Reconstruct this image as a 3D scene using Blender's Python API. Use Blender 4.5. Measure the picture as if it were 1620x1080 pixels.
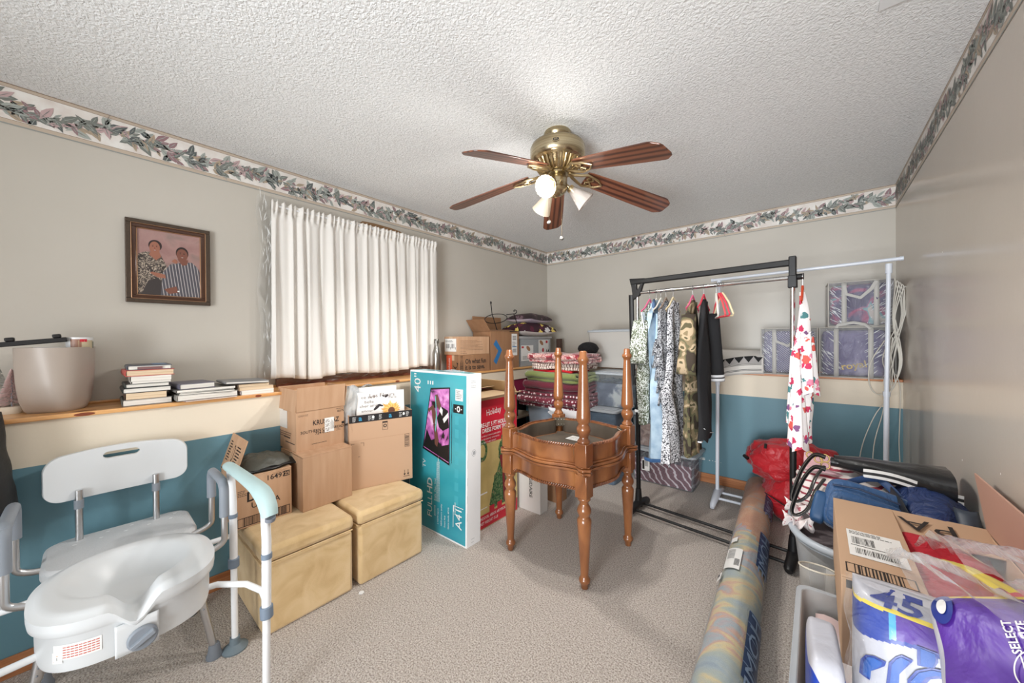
import bpy, math, random
from mathutils import Matrix, Vector, noise
R = random.Random(7)
PI = math.pi
for o in list(bpy.data.objects): bpy.data.objects.remove(o)
COL = bpy.context.scene.collection
SC = bpy.context.scene

def lin(c):
    return tuple(((x/255)/12.92 if x/255 <= .04045 else ((x/255+.055)/1.055)**2.4) for x in c)

# ---------------------------------------------------------------- camera, world, light, exposure
HC = 1.3055
cam = bpy.data.cameras.new('camera'); camo = bpy.data.objects.new('camera', cam); COL.objects.link(camo)
cam.sensor_width = 36; cam.lens = 36*569.11/1620; cam.clip_start = .02
YAW, PIT, ROL = .7026, -.0058, -.0076
fw = Vector((-math.sin(YAW)*math.cos(PIT), math.cos(YAW)*math.cos(PIT), math.sin(PIT)))
r0 = Vector((math.cos(YAW), math.sin(YAW), 0)); u0 = r0.cross(fw)
rr = r0*math.cos(ROL)+u0*math.sin(ROL); uu = -r0*math.sin(ROL)+u0*math.cos(ROL)
camo.matrix_world = Matrix(((rr.x, uu.x, -fw.x, 0), (rr.y, uu.y, -fw.y, 0), (rr.z, uu.z, -fw.z, HC), (0, 0, 0, 1)))
SC.camera = camo
w = bpy.data.worlds.new('world'); SC.world = w; w.use_nodes = True
w.node_tree.nodes['Background'].inputs[0].default_value = (.75, .82, .9, 1)
w.node_tree.nodes['Background'].inputs[1].default_value = .3
SC.view_settings.view_transform = 'Standard'; SC.view_settings.look = 'None'
SC.view_settings.exposure = -0.42; SC.view_settings.gamma = 1; SC.view_settings.use_curve_mapping = False
def area(name, loc, target, sx, sy, power, col=(1, 1, 1)):
    l = bpy.data.lights.new(name, 'AREA'); l.shape = 'RECTANGLE'; l.size = sx; l.size_y = sy; l.energy = power; l.color = col
    o = bpy.data.objects.new(name, l); COL.objects.link(o); o.location = loc
    o.rotation_euler = (Vector(target)-Vector(loc)).to_track_quat('-Z', 'Y').to_euler()
    return o
# area lights added out of view behind the camera as fill, no real fixtures
area('rear_fill', (-.1, -3.0, 1.5), (-1.0, 3.9, 1.3), 1.6, 1.9, 48, (.93, .97, 1)).data.spread = math.radians(105)
area('ceiling_fill', (.0, -2.2, .8), (-.85, 3.3, 2.44), 1.4, 1.3, 74, (.93, .97, 1)).data.spread = math.radians(95)
area('ceiling_fill_low', (-.4, -.6, 1.0), (-1.0, .9, 2.44), 1.2, 1.0, 1.5, (.93, .97, 1))

# ---------------------------------------------------------------- materials
_mc = {}
def M(name, rgb, rough=.6, metal=0, pat=None, bump=None, trans=0, emit=None, coat=0, sheen=0, sub=0):
    if name in _mc: return _mc[name]
    m = bpy.data.materials.new(name); m.use_nodes = True; nt = m.node_tree; N = nt.nodes; b = N['Principled BSDF']
    c = (*lin(rgb), 1); b.inputs['Base Color'].default_value = c; b.inputs['Roughness'].default_value = rough
    b.inputs['Metallic'].default_value = metal
    if trans: b.inputs['Transmission Weight'].default_value = trans; b.inputs['IOR'].default_value = 1.15
    if coat: b.inputs['Coat Weight'].default_value = coat; b.inputs['Coat Roughness'].default_value = .12
    if sheen: b.inputs['Sheen Weight'].default_value = sheen
    if sub: b.inputs['Subsurface Weight'].default_value = sub
    if emit: b.inputs['Emission Color'].default_value = (*lin(emit[0]), 1); b.inputs['Emission Strength'].default_value = emit[1]
    tc = N.new('ShaderNodeTexCoord')
    def tex(k, s, rot=(0, 0, 0), dist=0, detail=4):
        mp = N.new('ShaderNodeMapping'); nt.links.new(tc.outputs['Object'], mp.inputs[0])
        mp.inputs['Scale'].default_value = (s, s, s) if not isinstance(s, tuple) else s
        mp.inputs['Rotation'].default_value = rot
        if k == 'noise':
            t = N.new('ShaderNodeTexNoise'); t.inputs['Scale'].default_value = 1; t.inputs['Detail'].default_value = detail; t.inputs['Distortion'].default_value = dist; o = t.outputs[0]
        elif k == 'wave':
            t = N.new('ShaderNodeTexWave'); t.inputs['Scale'].default_value = 1; t.inputs['Distortion'].default_value = dist; t.inputs['Detail'].default_value = 2; o = t.outputs['Fac']
        elif k == 'check':
            t = N.new('ShaderNodeTexChecker'); t.inputs['Scale'].default_value = 1; t.inputs[1].default_value = (0, 0, 0, 1); t.inputs[2].default_value = (1, 1, 1, 1); o = t.outputs['Fac']
        elif k == 'vor':
            t = N.new('ShaderNodeTexVoronoi'); t.inputs['Scale'].default_value = 1; o = t.outputs['Distance']
        else:
            t = N.new('ShaderNodeTexVoronoi'); t.inputs['Scale'].default_value = 1; t.feature = 'DISTANCE_TO_EDGE'; o = t.outputs['Distance']
        nt.links.new(mp.outputs[0], t.inputs['Vector']); return o
    if pat and pat.get('k') == 'spots':
        mp = N.new('ShaderNodeMapping'); nt.links.new(tc.outputs['Object'], mp.inputs[0]); s_ = pat['s']; mp.inputs['Scale'].default_value = s_ if isinstance(s_, tuple) else (s_, s_, s_)
        vo = N.new('ShaderNodeTexVoronoi'); vo.inputs['Scale'].default_value = 1; vo.inputs['Randomness'].default_value = pat.get('rnd', .9)
        nz = N.new('ShaderNodeTexNoise'); nz.inputs['Scale'].default_value = pat.get('ns', 3)*1.0; nz.inputs['Detail'].default_value = 1
        mv = N.new('ShaderNodeMixRGB'); mv.blend_type = 'ADD'; mv.inputs[0].default_value = pat.get('warp', .5)
        nt.links.new(mp.outputs[0], nz.inputs['Vector']); nt.links.new(mp.outputs[0], mv.inputs[1]); nt.links.new(nz.outputs['Color'], mv.inputs[2]); nt.links.new(mv.outputs[0], vo.inputs['Vector'])
        sp = N.new('ShaderNodeSeparateColor'); nt.links.new(vo.outputs['Color'], sp.inputs[0])
        cr = N.new('ShaderNodeValToRGB'); cr.color_ramp.interpolation = 'CONSTANT'; st = pat['st']
        while len(cr.color_ramp.elements) < len(st): cr.color_ramp.elements.new(.5)
        for i, (p, cc) in enumerate(st): cr.color_ramp.elements[i].position = p; cr.color_ramp.elements[i].color = (*lin(cc), 1)
        nt.links.new(sp.outputs[0], cr.inputs[0])
        ls = N.new('ShaderNodeMath'); ls.operation = 'LESS_THAN'; ls.inputs[1].default_value = pat.get('thr', .35); nt.links.new(vo.outputs['Distance'], ls.inputs[0])
        mx = N.new('ShaderNodeMixRGB'); mx.inputs[1].default_value = c; nt.links.new(ls.outputs[0], mx.inputs[0]); nt.links.new(cr.outputs[0], mx.inputs[2]); nt.links.new(mx.outputs[0], b.inputs['Base Color'])
    elif pat:
        o = tex(pat.get('k', 'noise'), pat['s'], pat.get('rot', (0, 0, 0)), pat.get('dist', 0), pat.get('detail', 4))
        cr = N.new('ShaderNodeValToRGB'); e = cr.color_ramp
        st = pat['st']
        while len(e.elements) < len(st): e.elements.new(.5)
        for i, (p, cc) in enumerate(st): e.elements[i].position = p; e.elements[i].color = (*lin(cc), 1)
        if pat.get('hard'): e.interpolation = 'CONSTANT'
        nt.links.new(o, cr.inputs[0]); nt.links.new(cr.outputs[0], b.inputs['Base Color'])
    if bump:
        o = tex(bump[2] if len(bump) > 2 else 'noise', bump[0], dist=bump[3] if len(bump) > 3 else 0)
        bn = N.new('ShaderNodeBump'); bn.inputs['Strength'].default_value = bump[1]; bn.inputs['Distance'].default_value = bump[4] if len(bump) > 4 else .01
        nt.links.new(o, bn.inputs['Height']); nt.links.new(bn.outputs[0], b.inputs['Normal'])
    _mc[name] = m; return m
def CL(name, rgb=(235, 240, 242), a=.25, rough=.12, bump=None, fk=.45):
    """clear or milky plastic: part transparent, part glossy"""
    if name in _mc: return _mc[name]
    m = M(name, rgb, rough, bump=bump); nt = m.node_tree; N = nt.nodes
    mx = N.new('ShaderNodeMixShader'); tr = N.new('ShaderNodeBsdfTransparent'); out = N['Material Output']
    fr = N.new('ShaderNodeLayerWeight'); fr.inputs[0].default_value = .35
    ma = N.new('ShaderNodeMath'); ma.operation = 'MULTIPLY_ADD'; ma.inputs[1].default_value = fk; ma.inputs[2].default_value = a; ma.use_clamp = True
    nt.links.new(fr.outputs['Fresnel'], ma.inputs[0]); nt.links.new(ma.outputs[0], mx.inputs[0])
    nt.links.new(tr.outputs[0], mx.inputs[1]); nt.links.new(N['Principled BSDF'].outputs[0], mx.inputs[2]); nt.links.new(mx.outputs[0], out.inputs[0])
    return m

# ---------------------------------------------------------------- mesh builder
I4 = Matrix.Identity(4)
class G:
    def __init__(s): s.v = []; s.f = []; s.m = []; s.x = I4.copy()
    def add(s, vs, fs, mi=0):
        b = len(s.v); s.v += [s.x @ Vector(p) for p in vs]; s.f += [[b+i for i in f] for f in fs]
        s.m += (mi if isinstance(mi, list) else [mi]*len(fs)); return s
    def box(s, x0, x1, y0, y1, z0, z1, mi=0):
        return s.add([(x, y, z) for x in (x0, x1) for y in (y0, y1) for z in (z0, z1)],
                     [(0, 1, 3, 2), (4, 6, 7, 5), (0, 4, 5, 1), (2, 3, 7, 6), (0, 2, 6, 4), (1, 5, 7, 3)], mi)
    def prism(s, pts, z0, z1, mi=0):
        n = len(pts); return s.add([(x, y, z0) for x, y in pts]+[(x, y, z1) for x, y in pts],
            [tuple(range(n-1, -1, -1)), tuple(range(n, 2*n))]+[(i, (i+1) % n, n+(i+1) % n, n+i) for i in range(n)], mi)
    def ring(s, A, B, z0, z1, mi=0):
        """wall between outer outline A and inner outline B (same count)"""
        n = len(A); vs = [(x, y, z) for z in (z0, z1) for P in (A, B) for x, y in P]; fs = []
        for i in range(n):
            j = (i+1) % n
            fs += [(i, j, 2*n+j, 2*n+i), (n+j, n+i, 3*n+i, 3*n+j), (j, i, n+i, n+j), (2*n+i, 2*n+j, 3*n+j, 3*n+i)]
        return s.add(vs, fs, mi)
    def lathe(s, prof, n=20, c=(0, 0, 0), mi=0, cap=True, sq=None):
        vs = []; fs = []
        for r, z in prof:
            for i in range(n):
                a = 2*PI*i/n; k = 1
                if sq: e = sq; k = (abs(math.cos(a))**e+abs(math.sin(a))**e)**(-1/e)
                vs.append((c[0]+r*k*math.cos(a), c[1]+r*k*math.sin(a), c[2]+z))
        for j in range(len(prof)-1):
            for i in range(n): k = (i+1) % n; fs.append((j*n+i, j*n+k, (j+1)*n+k, (j+1)*n+i))
        if cap: fs += [tuple(range(n-1, -1, -1)), tuple((len(prof)-1)*n+i for i in range(n))]
        return s.add(vs, fs, mi)
    def tube(s, pts, r, n=10, mi=0, closed=False, cap=True, flat=1):
        pts = [Vector(p) for p in pts]; L = len(pts); rs = r if isinstance(r, (list, tuple)) else [r]*L
        vs = []; fs = []; up = Vector((0, 0, 1)); pn = None
        for i, p in enumerate(pts):
            if closed: t = (pts[(i+1) % L]-pts[i-1])
            else: t = pts[min(i+1, L-1)]-pts[max(i-1, 0)]
            t.normalize()
            if pn is None:
                a = up if abs(t.dot(up)) < .9 else Vector((1, 0, 0)); nn = (a-t*a.dot(t)).normalized()
            else: nn = (pn-t*pn.dot(t)).normalized()
            pn = nn; bb = t.cross(nn)
            for k in range(n):
                a = 2*PI*k/n; vs.append(p+nn*math.cos(a)*rs[i]+bb*math.sin(a)*rs[i]*flat)
        for i in range(L if closed else L-1):
            j = (i+1) % L
            for k in range(n): k2 = (k+1) % n; fs.append((i*n+k, i*n+k2, j*n+k2, j*n+k))
        if cap and not closed: fs += [tuple(range(n-1, -1, -1)), tuple((L-1)*n+k for k in range(n))]
        return s.add(vs, fs, mi)
    def grid(s, fn, nu, nv, mi=0, wu=False, wv=False):
        vs = [fn(i/nu, j/nv) for j in range(nv+(0 if wv else 1)) for i in range(nu+(0 if wu else 1))]
        W = nu+(0 if wu else 1); H = nv+(0 if wv else 1); fs = []; ms = []
        for j in range(nv):
            for i in range(nu):
                a, b = i, (i+1) % W; c, d = j, (j+1) % H
                fs.append((c*W+a, c*W+b, d*W+b, d*W+a)); ms.append(mi((i+.5)/nu, (j+.5)/nv) if callable(mi) else mi)
        return s.add(vs, fs, ms)
    def ball(s, c, r, mi=0, n=10):
        r = (r, r, r) if not isinstance(r, tuple) else r
        return s.grid(lambda u, v: (c[0]+r[0]*math.sin(PI*v)*math.cos(2*PI*u), c[1]+r[1]*math.sin(PI*v)*math.sin(2*PI*u), c[2]-r[2]*math.cos(PI*v)), n, max(6, n*2//3), mi, wu=True)
    # flat print on a face: fc = (origin, xdir, ydir)
    def P(s, fc, u, v, e=0):
        o, X, Y = fc; return Vector(o)+Vector(X)*u+Vector(Y)*v+Vector(X).cross(Vector(Y))*(e+.0004)
    def rect(s, fc, u0, u1, v0, v1, mi=0, e=0):
        return s.add([s.P(fc, *q, e) for q in ((u0, v0), (u1, v0), (u1, v1), (u0, v1))], [(0, 1, 2, 3)], mi)
    def poly(s, fc, pts, mi=0, e=0):
        return s.add([s.P(fc, *q, e) for q in pts], [tuple(range(len(pts)))], mi)
    def disc(s, fc, u, v, ru, rv=None, mi=0, e=0, n=20, a0=0):
        rv = rv or ru; c, d = math.cos(a0), math.sin(a0)
        return s.poly(fc, [(u+c*ru*math.cos(2*PI*i/n)-d*rv*math.sin(2*PI*i/n), v+d*ru*math.cos(2*PI*i/n)+c*rv*math.sin(2*PI*i/n)) for i in range(n)], mi, e)
    def frame(s, fc, u0, u1, v0, v1, t, mi=0, e=0):
        for a in ((u0, u1, v0, v0+t), (u0, u1, v1-t, v1), (u0, u0+t, v0, v1), (u1-t, u1, v0, v1)): s.rect(fc, *a, mi, e)
        return s
    def bars(s, fc, u0, u1, v0, v1, n, mi=0, e=0, vert=False, seed=1):
        q = random.Random(seed); L = (v1-v0) if vert else (u1-u0)
        for i in range(n):
            a = (v0 if vert else u0)+L*i/n; t = L/n*q.choice((.3, .5, .7))
            s.rect(fc, u0, u1, a, a+t, mi, e) if vert else s.rect(fc, a, a+t, v0, v1, mi, e)
        return s
    def lines(s, fc, u0, u1, v1, n, dv, h, mi=0, e=0, seed=3):
        """small print too fine to read: rows of short dashes"""
        q = random.Random(seed)
        for i in range(n):
            u = u0; end = u0+(u1-u0)*q.uniform(.6, 1)
            while u < end:
                w_ = q.uniform(.8, 3)*h; s.rect(fc, u, min(u+w_, end), v1-i*dv-h, v1-i*dv, mi, e); u += w_+h*.5
        return s
    def txt(s, fc, body, size, u, v, mi=0, e=0, bold=0, sx=1, fn=None, rot=0, align='l'):
        vs, fs, wd = glyphs(body, bold)
        k = size; c, d = math.cos(rot), math.sin(rot); off = {'l': 0, 'c': -wd/2, 'r': -wd}[align]
        if fn:
            vs, fs = subdiv(vs, fs, .02/k)
        out = []
        for x, y in vs:
            a = (x+off)*k*sx; b = y*k; out.append((u+c*a-d*b, v+d*a+c*b))
        return s.add([fn(*q) if fn else s.P(fc, *q, e) for q in out], fs, mi)
_gl = {}
def subdiv(vs, fs, mx):
    T = [[vs[i] for i in f] for f in fs]; tris = []
    for f in T:
        for k in range(1, len(f)-1): tris.append((f[0], f[k], f[k+1]))
    out = []
    while tris:
        a, b, c = tris.pop(); d = [math.dist(a, b), math.dist(b, c), math.dist(c, a)]; m = max(d)
        if m <= mx: out.append((a, b, c)); continue
        k = d.index(m); p, q, r = (a, b, c) if k == 0 else ((b, c, a) if k == 1 else (c, a, b)); mm = ((p[0]+q[0])/2, (p[1]+q[1])/2); tris += [(p, mm, r), (mm, q, r)]
    return [v for t_ in out for v in t_], [(3*i, 3*i+1, 3*i+2) for i in range(len(out))]
def crs(pts, n=6):
    P = [Vector(p) for p in pts]; out = []
    for i in range(len(P)-1):
        p0, p1, p2, p3 = P[max(i-1, 0)], P[i], P[i+1], P[min(i+2, len(P)-1)]
        for k in range(n):
            s_ = k/n; out.append(.5*((2*p1)+(-p0+p2)*s_+(2*p0-5*p1+4*p2-p3)*s_*s_+(-p0+3*p1-3*p2+p3)*s_**3))
    return out+[P[-1]]
def glyphs(body, bold):
    if (body, bold) in _gl: return _gl[(body, bold)]
    c = bpy.data.curves.new('t', 'FONT'); c.body = body; c.size = 1.38; c.offset = bold; c.resolution_u = 2; c.fill_mode = 'FRONT'
    o = bpy.data.objects.new('t', c); COL.objects.link(o)
    dg = bpy.context.evaluated_depsgraph_get(); me = bpy.data.meshes.new_from_object(o.evaluated_get(dg))
    vs = [(p.co.x, p.co.y) for p in me.vertices]; fs = [tuple(p.vertices) for p in me.polygons]
    bpy.data.objects.remove(o); bpy.data.curves.remove(c); bpy.data.meshes.remove(me)
    x0 = min(v[0] for v in vs); vs = [(x-x0, y) for x, y in vs]; r = (vs, fs, max(v[0] for v in vs)); _gl[(body, bold)] = r; return r

def obj(name, g, mats, parent=None, bevel=0, smooth=38, solid=0, sub=0, label=None):
    me = bpy.data.meshes.new(name); me.from_pydata([tuple(v) for v in g.v], [], g.f)
    mats = mats if isinstance(mats, (list, tuple)) else [mats]
    for m in mats: me.materials.append(m)
    me.polygons.foreach_set('material_index', g.m)
    if smooth:
        me.polygons.foreach_set('use_smooth', [True]*len(me.polygons)); me.set_sharp_from_angle(angle=math.radians(smooth))
    me.update(); o = bpy.data.objects.new(name, me); COL.objects.link(o)
    if parent: o.parent = parent
    if bevel: b = o.modifiers.new('b', 'BEVEL'); b.width = bevel; b.segments = 2; b.limit_method = 'ANGLE'; b.angle_limit = math.radians(50)
    if solid: b = o.modifiers.new('s', 'SOLIDIFY'); b.thickness = solid; b.offset = 0
    if sub: b = o.modifiers.new('u', 'SUBSURF'); b.levels = sub; b.render_levels = sub
    if label: o['label'] = label
    return o
def thing(name, label, cat, loc=(0, 0, 0), rz=0, group=None, rot=None):
    o = bpy.data.objects.new(name, None); o.empty_display_size = .05; COL.objects.link(o); o.location = loc
    o.rotation_euler = rot if rot else (0, 0, math.radians(rz)); o['label'] = label; o['category'] = cat
    if group: o['group'] = group
    return o
def tag(o, label, cat, group=None):
    o['label'] = label; o['category'] = cat
    if group: o['group'] = group
    return o
def struct(name, g, mats, parent=None, **k):
    o = obj(name, g, mats, parent, **k)
    if not parent: o['kind'] = 'structure'
    return o
def fbm(x, y, z, s=1): return noise.noise(Vector((x*s, y*s, z*s)))
def arc(c, r, a0, a1, n, ax=(0, 1), fixed=None):
    out = []
    for i in range(n+1):
        a = math.radians(a0+(a1-a0)*i/n); p = list(c); p[ax[0]] += r*math.cos(a); p[ax[1]] += r*math.sin(a); out.append(tuple(p))
    return out
# ---------------------------------------------------------------- shared materials
LX, BY, RX, D, H = -2.6925, 3.902, .4524, .28, 2.44       # upper left wall, upper back wall, right wall, depth of the ledge, ceiling
lx, by = LX+D, BY-D
FY = -3.1; FB = -1.1
ZT, ZL, ZB = .808, 1.009, 2.261                            # teal line, ledge top, border bottom
card = M('cardboard', (188, 150, 118), .85, pat=dict(s=(30, 30, 3), st=[(.3, (182, 143, 110)), (.7, (194, 157, 126))]))
cardin = M('cardboard_inner', (165, 125, 92), .9)
carddk = M('brown_cardboard', (152, 112, 80), .88, pat=dict(s=(20, 20, 4), st=[(.3, (146, 106, 75)), (.7, (158, 119, 87))]))
black = M('black_plastic', (22, 22, 24), .45); ink = M('black_ink', (40, 32, 30), .7); inkl = M('brown_ink', (95, 72, 58), .8)
white = M('white_plastic', (232, 233, 234), .35); paper = M('white_paper', (236, 235, 232), .6)
chrome = M('chrome', (215, 215, 215), .18, 1); alu = M('aluminium', (205, 205, 206), .32, 1)
grey = M('grey_plastic', (134, 141, 150), .5)
tape = M('packing_tape', (205, 178, 150), .25)

# ---------------------------------------------------------------- the room
wallp = M('taupe_wall_paint', (198, 192, 181), .36, pat=dict(s=1.5, st=[(.3, (196, 190, 179)), (.7, (201, 195, 185))]), bump=(60, .06, 'noise', 0, .004))
wallr = M('taupe_gloss_wall_paint', (206, 195, 182), .2, bump=(50, .035, 'noise', 0, .004), pat=dict(s=1.2, st=[(.3, (202, 191, 178)), (.7, (209, 198, 186))]))
beige = M('beige_wall_paint', (231, 219, 199), .55, bump=(50, .05)); teal = M('teal_wall_paint', (98, 138, 152), .5, bump=(50, .05))
ceilm = M('popcorn_ceiling', (236, 237, 237), .95, bump=((95, 95, 95), .65, 'noise', .6, .012), pat=dict(s=80, st=[(.35, (231, 232, 232)), (.6, (242, 243, 243))]))
carp = M('beige_carpet', (186, 175, 166), 1, bump=(170, .8, 'noise', 0, .012), sheen=.2,
         pat=dict(s=150, detail=3, st=[(.3, (128, 114, 104)), (.45, (180, 168, 158)), (.62, (214, 205, 197))]))
pine = M('honey_pine', (224, 168, 105), .35, coat=.3, pat=dict(k='noise', s=(30, 1.6, 30), dist=1.2, st=[(.3, (196, 132, 78)), (.5, (224, 166, 104)), (.75, (234, 186, 126))]))
oakx = M('oak_baseboard', (170, 108, 66), .5, pat=dict(s=(2.5, 30, 50), dist=.8, st=[(.3, (156, 92, 50)), (.6, (192, 128, 82))]))
oaky = M('oak_baseboard_side', (170, 108, 66), .5, pat=dict(s=(30, 2.5, 50), dist=.8, st=[(.3, (150, 90, 52)), (.6, (184, 124, 82))]))
g = G(); g.box(LX-.2, RX+.1, FY-.1, BY+.2, -.1, 0); struct('floor', g, carp)
g = G(); g.box(LX-.2, RX+.1, FY-.1, BY+.2, H, H+.1); struct('ceiling', g, ceilm)
# left wall with a window hole
wy0, wy1, wz0, wz1 = .86, 1.93, 1.06, 2.10
g = G(); g.box(LX-.12, LX, FY, wy0, 0, H); g.box(LX-.12, LX, wy1, BY+.12, 0, H); g.box(LX-.12, LX, wy0, wy1, 0, wz0); g.box(LX-.12, LX, wy0, wy1, wz1, H)
WL = struct('wall_left', g, wallp, smooth=0)
g = G(); g.box(LX, RX, BY, BY+.12, 0, H); struct('wall_back', g, wallp, smooth=0)
g = G(); g.box(RX, RX+.1, FY, BY+.12, 0, H); struct('wall_right', g, wallr, smooth=0)
g = G(); g.box(LX-.12, RX, FY-.1, FY, 0, H); struct('wall_front', g, wallp, smooth=0)
# knee walls: beige over teal, with an open cubby near the corner
oy0, oy1, oz0, oz1 = 2.32, 3.42, .08, .885
g = G()
for a, b in ((FY, oy0), (oy1, by)):
    g.box(LX, lx, a, b, 0, ZT, 1); g.box(LX, lx, a, b, ZT, .99, 0)
g.box(LX, lx, oy0, oy1, 0, oz0, 1); g.box(LX, lx, oy0, oy1, oz1, .99, 0)
kl = struct('wall_left_lower', g, [beige, teal], smooth=0)
g = G(); g.box(LX, RX, by, BY, 0, ZT, 1); g.box(LX, RX, by, BY, ZT, .99, 0); struct('wall_back_lower', g, [beige, teal], smooth=0)
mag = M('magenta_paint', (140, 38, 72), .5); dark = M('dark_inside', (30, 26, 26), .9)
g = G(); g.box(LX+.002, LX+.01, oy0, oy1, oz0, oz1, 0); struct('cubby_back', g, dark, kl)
g = G(); g.box(lx-.03, lx-.016, oy0, oy1-.14, .735, .885); struct('fascia_board', g, mag, kl, label='magenta painted board')
g = G(); g.box(lx-.05, lx-.008, oy1-.14, oy1-.1, oz0, oz1); struct('post', g, M('grey_post', (120, 112, 104), .7), kl)
g = G(); g.box(LX+.01, lx-.012, oy0, oy1-.14, .46, .478); struct('shelf_board', g, M('worn_shelf', (196, 180, 160), .6), kl)
# ledges
g = G(); g.box(LX, lx+.015, FY, by+.28, .99, ZL); g.box(LX, LX+.012, FY, BY, ZL, ZL+.013)
tl = struct('trim_1', g, pine, bevel=.004, smooth=0)
q = G()
for y, s_ in ((-.01, 1), (1.5, .6), (.62, .5)): q.disc(((lx+.015, y, .999), (0, 1, 0), (0, 0, 1)), 0, 0, .03*s_, .007, 0); q.disc(((lx-.02, y, ZL), (0, 1, 0), (-1, 0, 0)), 0, 0, .035*s_, .012, 0)
obj('wood_knot', q, M('pine_knot', (128, 62, 34), .45), tl)
g = G(); g.box(lx+.015, RX, by-.015, BY, .99, ZL); g.box(lx, RX, BY-.012, BY, ZL, ZL+.013)
struct('trim_2', g, M('orange_pine', (190, 118, 66), .4, pat=dict(s=(1.6, 30, 30), dist=1, st=[(.3, (170, 96, 50)), (.6, (204, 136, 82))])), bevel=.004, smooth=0)
g = G(); g.box(lx, lx+.012, FY, by, 0, .082); struct('baseboard_left', g, oaky, bevel=.004, smooth=0)
g = G(); g.box(lx+.012, RX, by-.012, by, 0, .082); struct('baseboard_back', g, oakx, bevel=.004, smooth=0)
g = G(); g.box(RX-.012, RX, FY, by-.012, 0, .082); struct('baseboard_right', g, oaky, bevel=.004, smooth=0)
# scrape of missing paint on the teal wall
q = G(); fb = ((-.84, by, .20), (1, 0, 0), (0, 0, 1))
for u, v, a, b in ((0, .0, .05, .006), (.005, .012, .04, .003), (.06, .0, .012, .003), (.085, .002, .008, .003), (.105, -.001, .01, .003), (.13, -.002, .006, .002), (.15, -.002, .005, .0015)): q.disc(fb, u+.04, v, a/2, b, 0)
obj('paint_scrape', q, paper, kl and bpy.data.objects['wall_back_lower'])
q = G(); fr = ((RX, 1.0, 0), (0, -1, 0), (0, 0, 1))
for y, z, a in ((.05, 1.93, .006), (-.9, .86, .003), (-1.3, .8, .003), (-.55, 1.0, .002), (-1.6, 1.7, .003)): q.disc(fr, y, z, a, a*1.3, 0)
obj('paint_fleck', q, paper, bpy.data.objects['wall_right'])
# wallpaper border: strip with ruled bands and printed leaves
bg = M('border_paper', (232, 226, 218), .5, pat=dict(s=14, st=[(.3, (222, 212, 204)), (.65, (240, 237, 232))]))
band = M('border_band', (196, 180, 162), .5); bline = M('border_line', (128, 104, 88), .5); bedge = M('border_edge', (150, 152, 148), .55)
lc = [M('leaf_grey_green', (122, 126, 120), .5), M('leaf_pale_green', (168, 174, 168), .5), M('leaf_mauve', (152, 120, 124), .5), M('leaf_rose', (196, 168, 168), .5), M('leaf_slate', (92, 98, 98), .5), M('leaf_tan', (178, 160, 138), .5), M('leaf_vein', (132, 130, 126), .5)]
def border(name, fc, L, seed):
    g = G(); h = H-ZB; e = .001
    g.rect(fc, 0, L, 0, h, 0, e); g.rect(fc, 0, L, 0, .006, 3, e+.0004); g.rect(fc, 0, L, .006, .022, 1, e+.0004); g.rect(fc, 0, L, .022, .0236, 2, e+.0008)
    g.rect(fc, 0, L, h-.016, h, 1, e+.0004); g.rect(fc, 0, L, h-.0176, h-.016, 2, e+.0008); g.rect(fc, 0, L, h-.003, h, 2, e+.0008)
    o = struct(name, g, [bg, band, bline, bedge], smooth=0)
    q = G(); rd = random.Random(seed); s = 0.0; k = 0
    while s < L-.03:
        c = .088+.018*math.sin(s*2*PI/.55)
        for sg in (1, -1):
            ln = rd.uniform(.032, .078); wd = ln*rd.uniform(.14, .24); a = sg*rd.uniform(.15, 1.35)+(PI if rd.random() < .25 else 0)
            mi = rd.choice((0, 0, 1, 1, 2, 3, 4, 5, 0)); u = max(.02, min(L-.03, s+rd.uniform(-.01, .01))); v = c+rd.uniform(-.026, .026)
            ca, sa = math.cos(a), math.sin(a); pts = []
            for t, ww in ((0, 0), (.15, .5), (.4, 1), (.7, .7), (1, 0), (.7, -.7), (.4, -1), (.15, -.5)):
                x = t*ln; y = ww*wd; pts.append((min(L, max(0, u+ca*x-sa*y)), min(h-.02, max(.026, v+sa*x+ca*y))))
            k += 1; q.poly(fc, pts, mi, e+.001+(k % 7)*.00012)
            q.poly(fc, [(u, v), (u+ca*ln*.5-sa*wd*.12, v+sa*ln*.5+ca*wd*.12), (u+ca*ln*.8, v+sa*ln*.8), (u+ca*ln*.5+sa*wd*.12, v+sa*ln*.5-ca*wd*.12)], 6 if mi in (1, 3, 5) else 1, e+.002)
        s += .0078
    p = obj('leaf_print', q, lc, o, smooth=0); p['kind'] = 'stuff'
border('trim_3', ((LX, FB, ZB), (0, 1, 0), (0, 0, 1)), BY-FB, 1)
border('trim_4', ((LX, BY, ZB), (1, 0, 0), (0, 0, 1)), RX-LX, 2)
border('trim_5', ((RX, BY, ZB), (0, -1, 0), (0, 0, 1)), BY-FB, 3)
# window behind the curtain
redw = M('reddish_window_wood', (120, 66, 44), .5)
g = G(); g.box(LX-.1, LX+.012, wy0-.05, wy0, wz0-.05, wz1+.05); g.box(LX-.1, LX+.012, wy1, wy1+.05, wz0-.05, wz1+.05)
g.box(LX-.1, LX+.012, wy0, wy1, wz1, wz1+.05); g.box(LX-.1, LX+.03, wy0-.07, wy1+.07, wz0-.05, wz0)
g.box(LX-.08, LX-.05, (wy0+wy1)/2-.02, (wy0+wy1)/2+.02, wz0, wz1)
wn = struct('window_1', g, redw, smooth=0)
for a, b in ((wy0, (wy0+wy1)/2-.02), ((wy0+wy1)/2+.02, wy1)):
    g = G(); g.box(LX-.07, LX-.064, a, b, wz0, wz1); obj('pane', g, CL('window_glass', (200, 215, 225), .12, .02), wn)
film = CL('crinkled_clear_film', (240, 240, 238), .10, .08, bump=((25, 9, 9), .9, 'noise', 2.5, .02))
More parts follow.
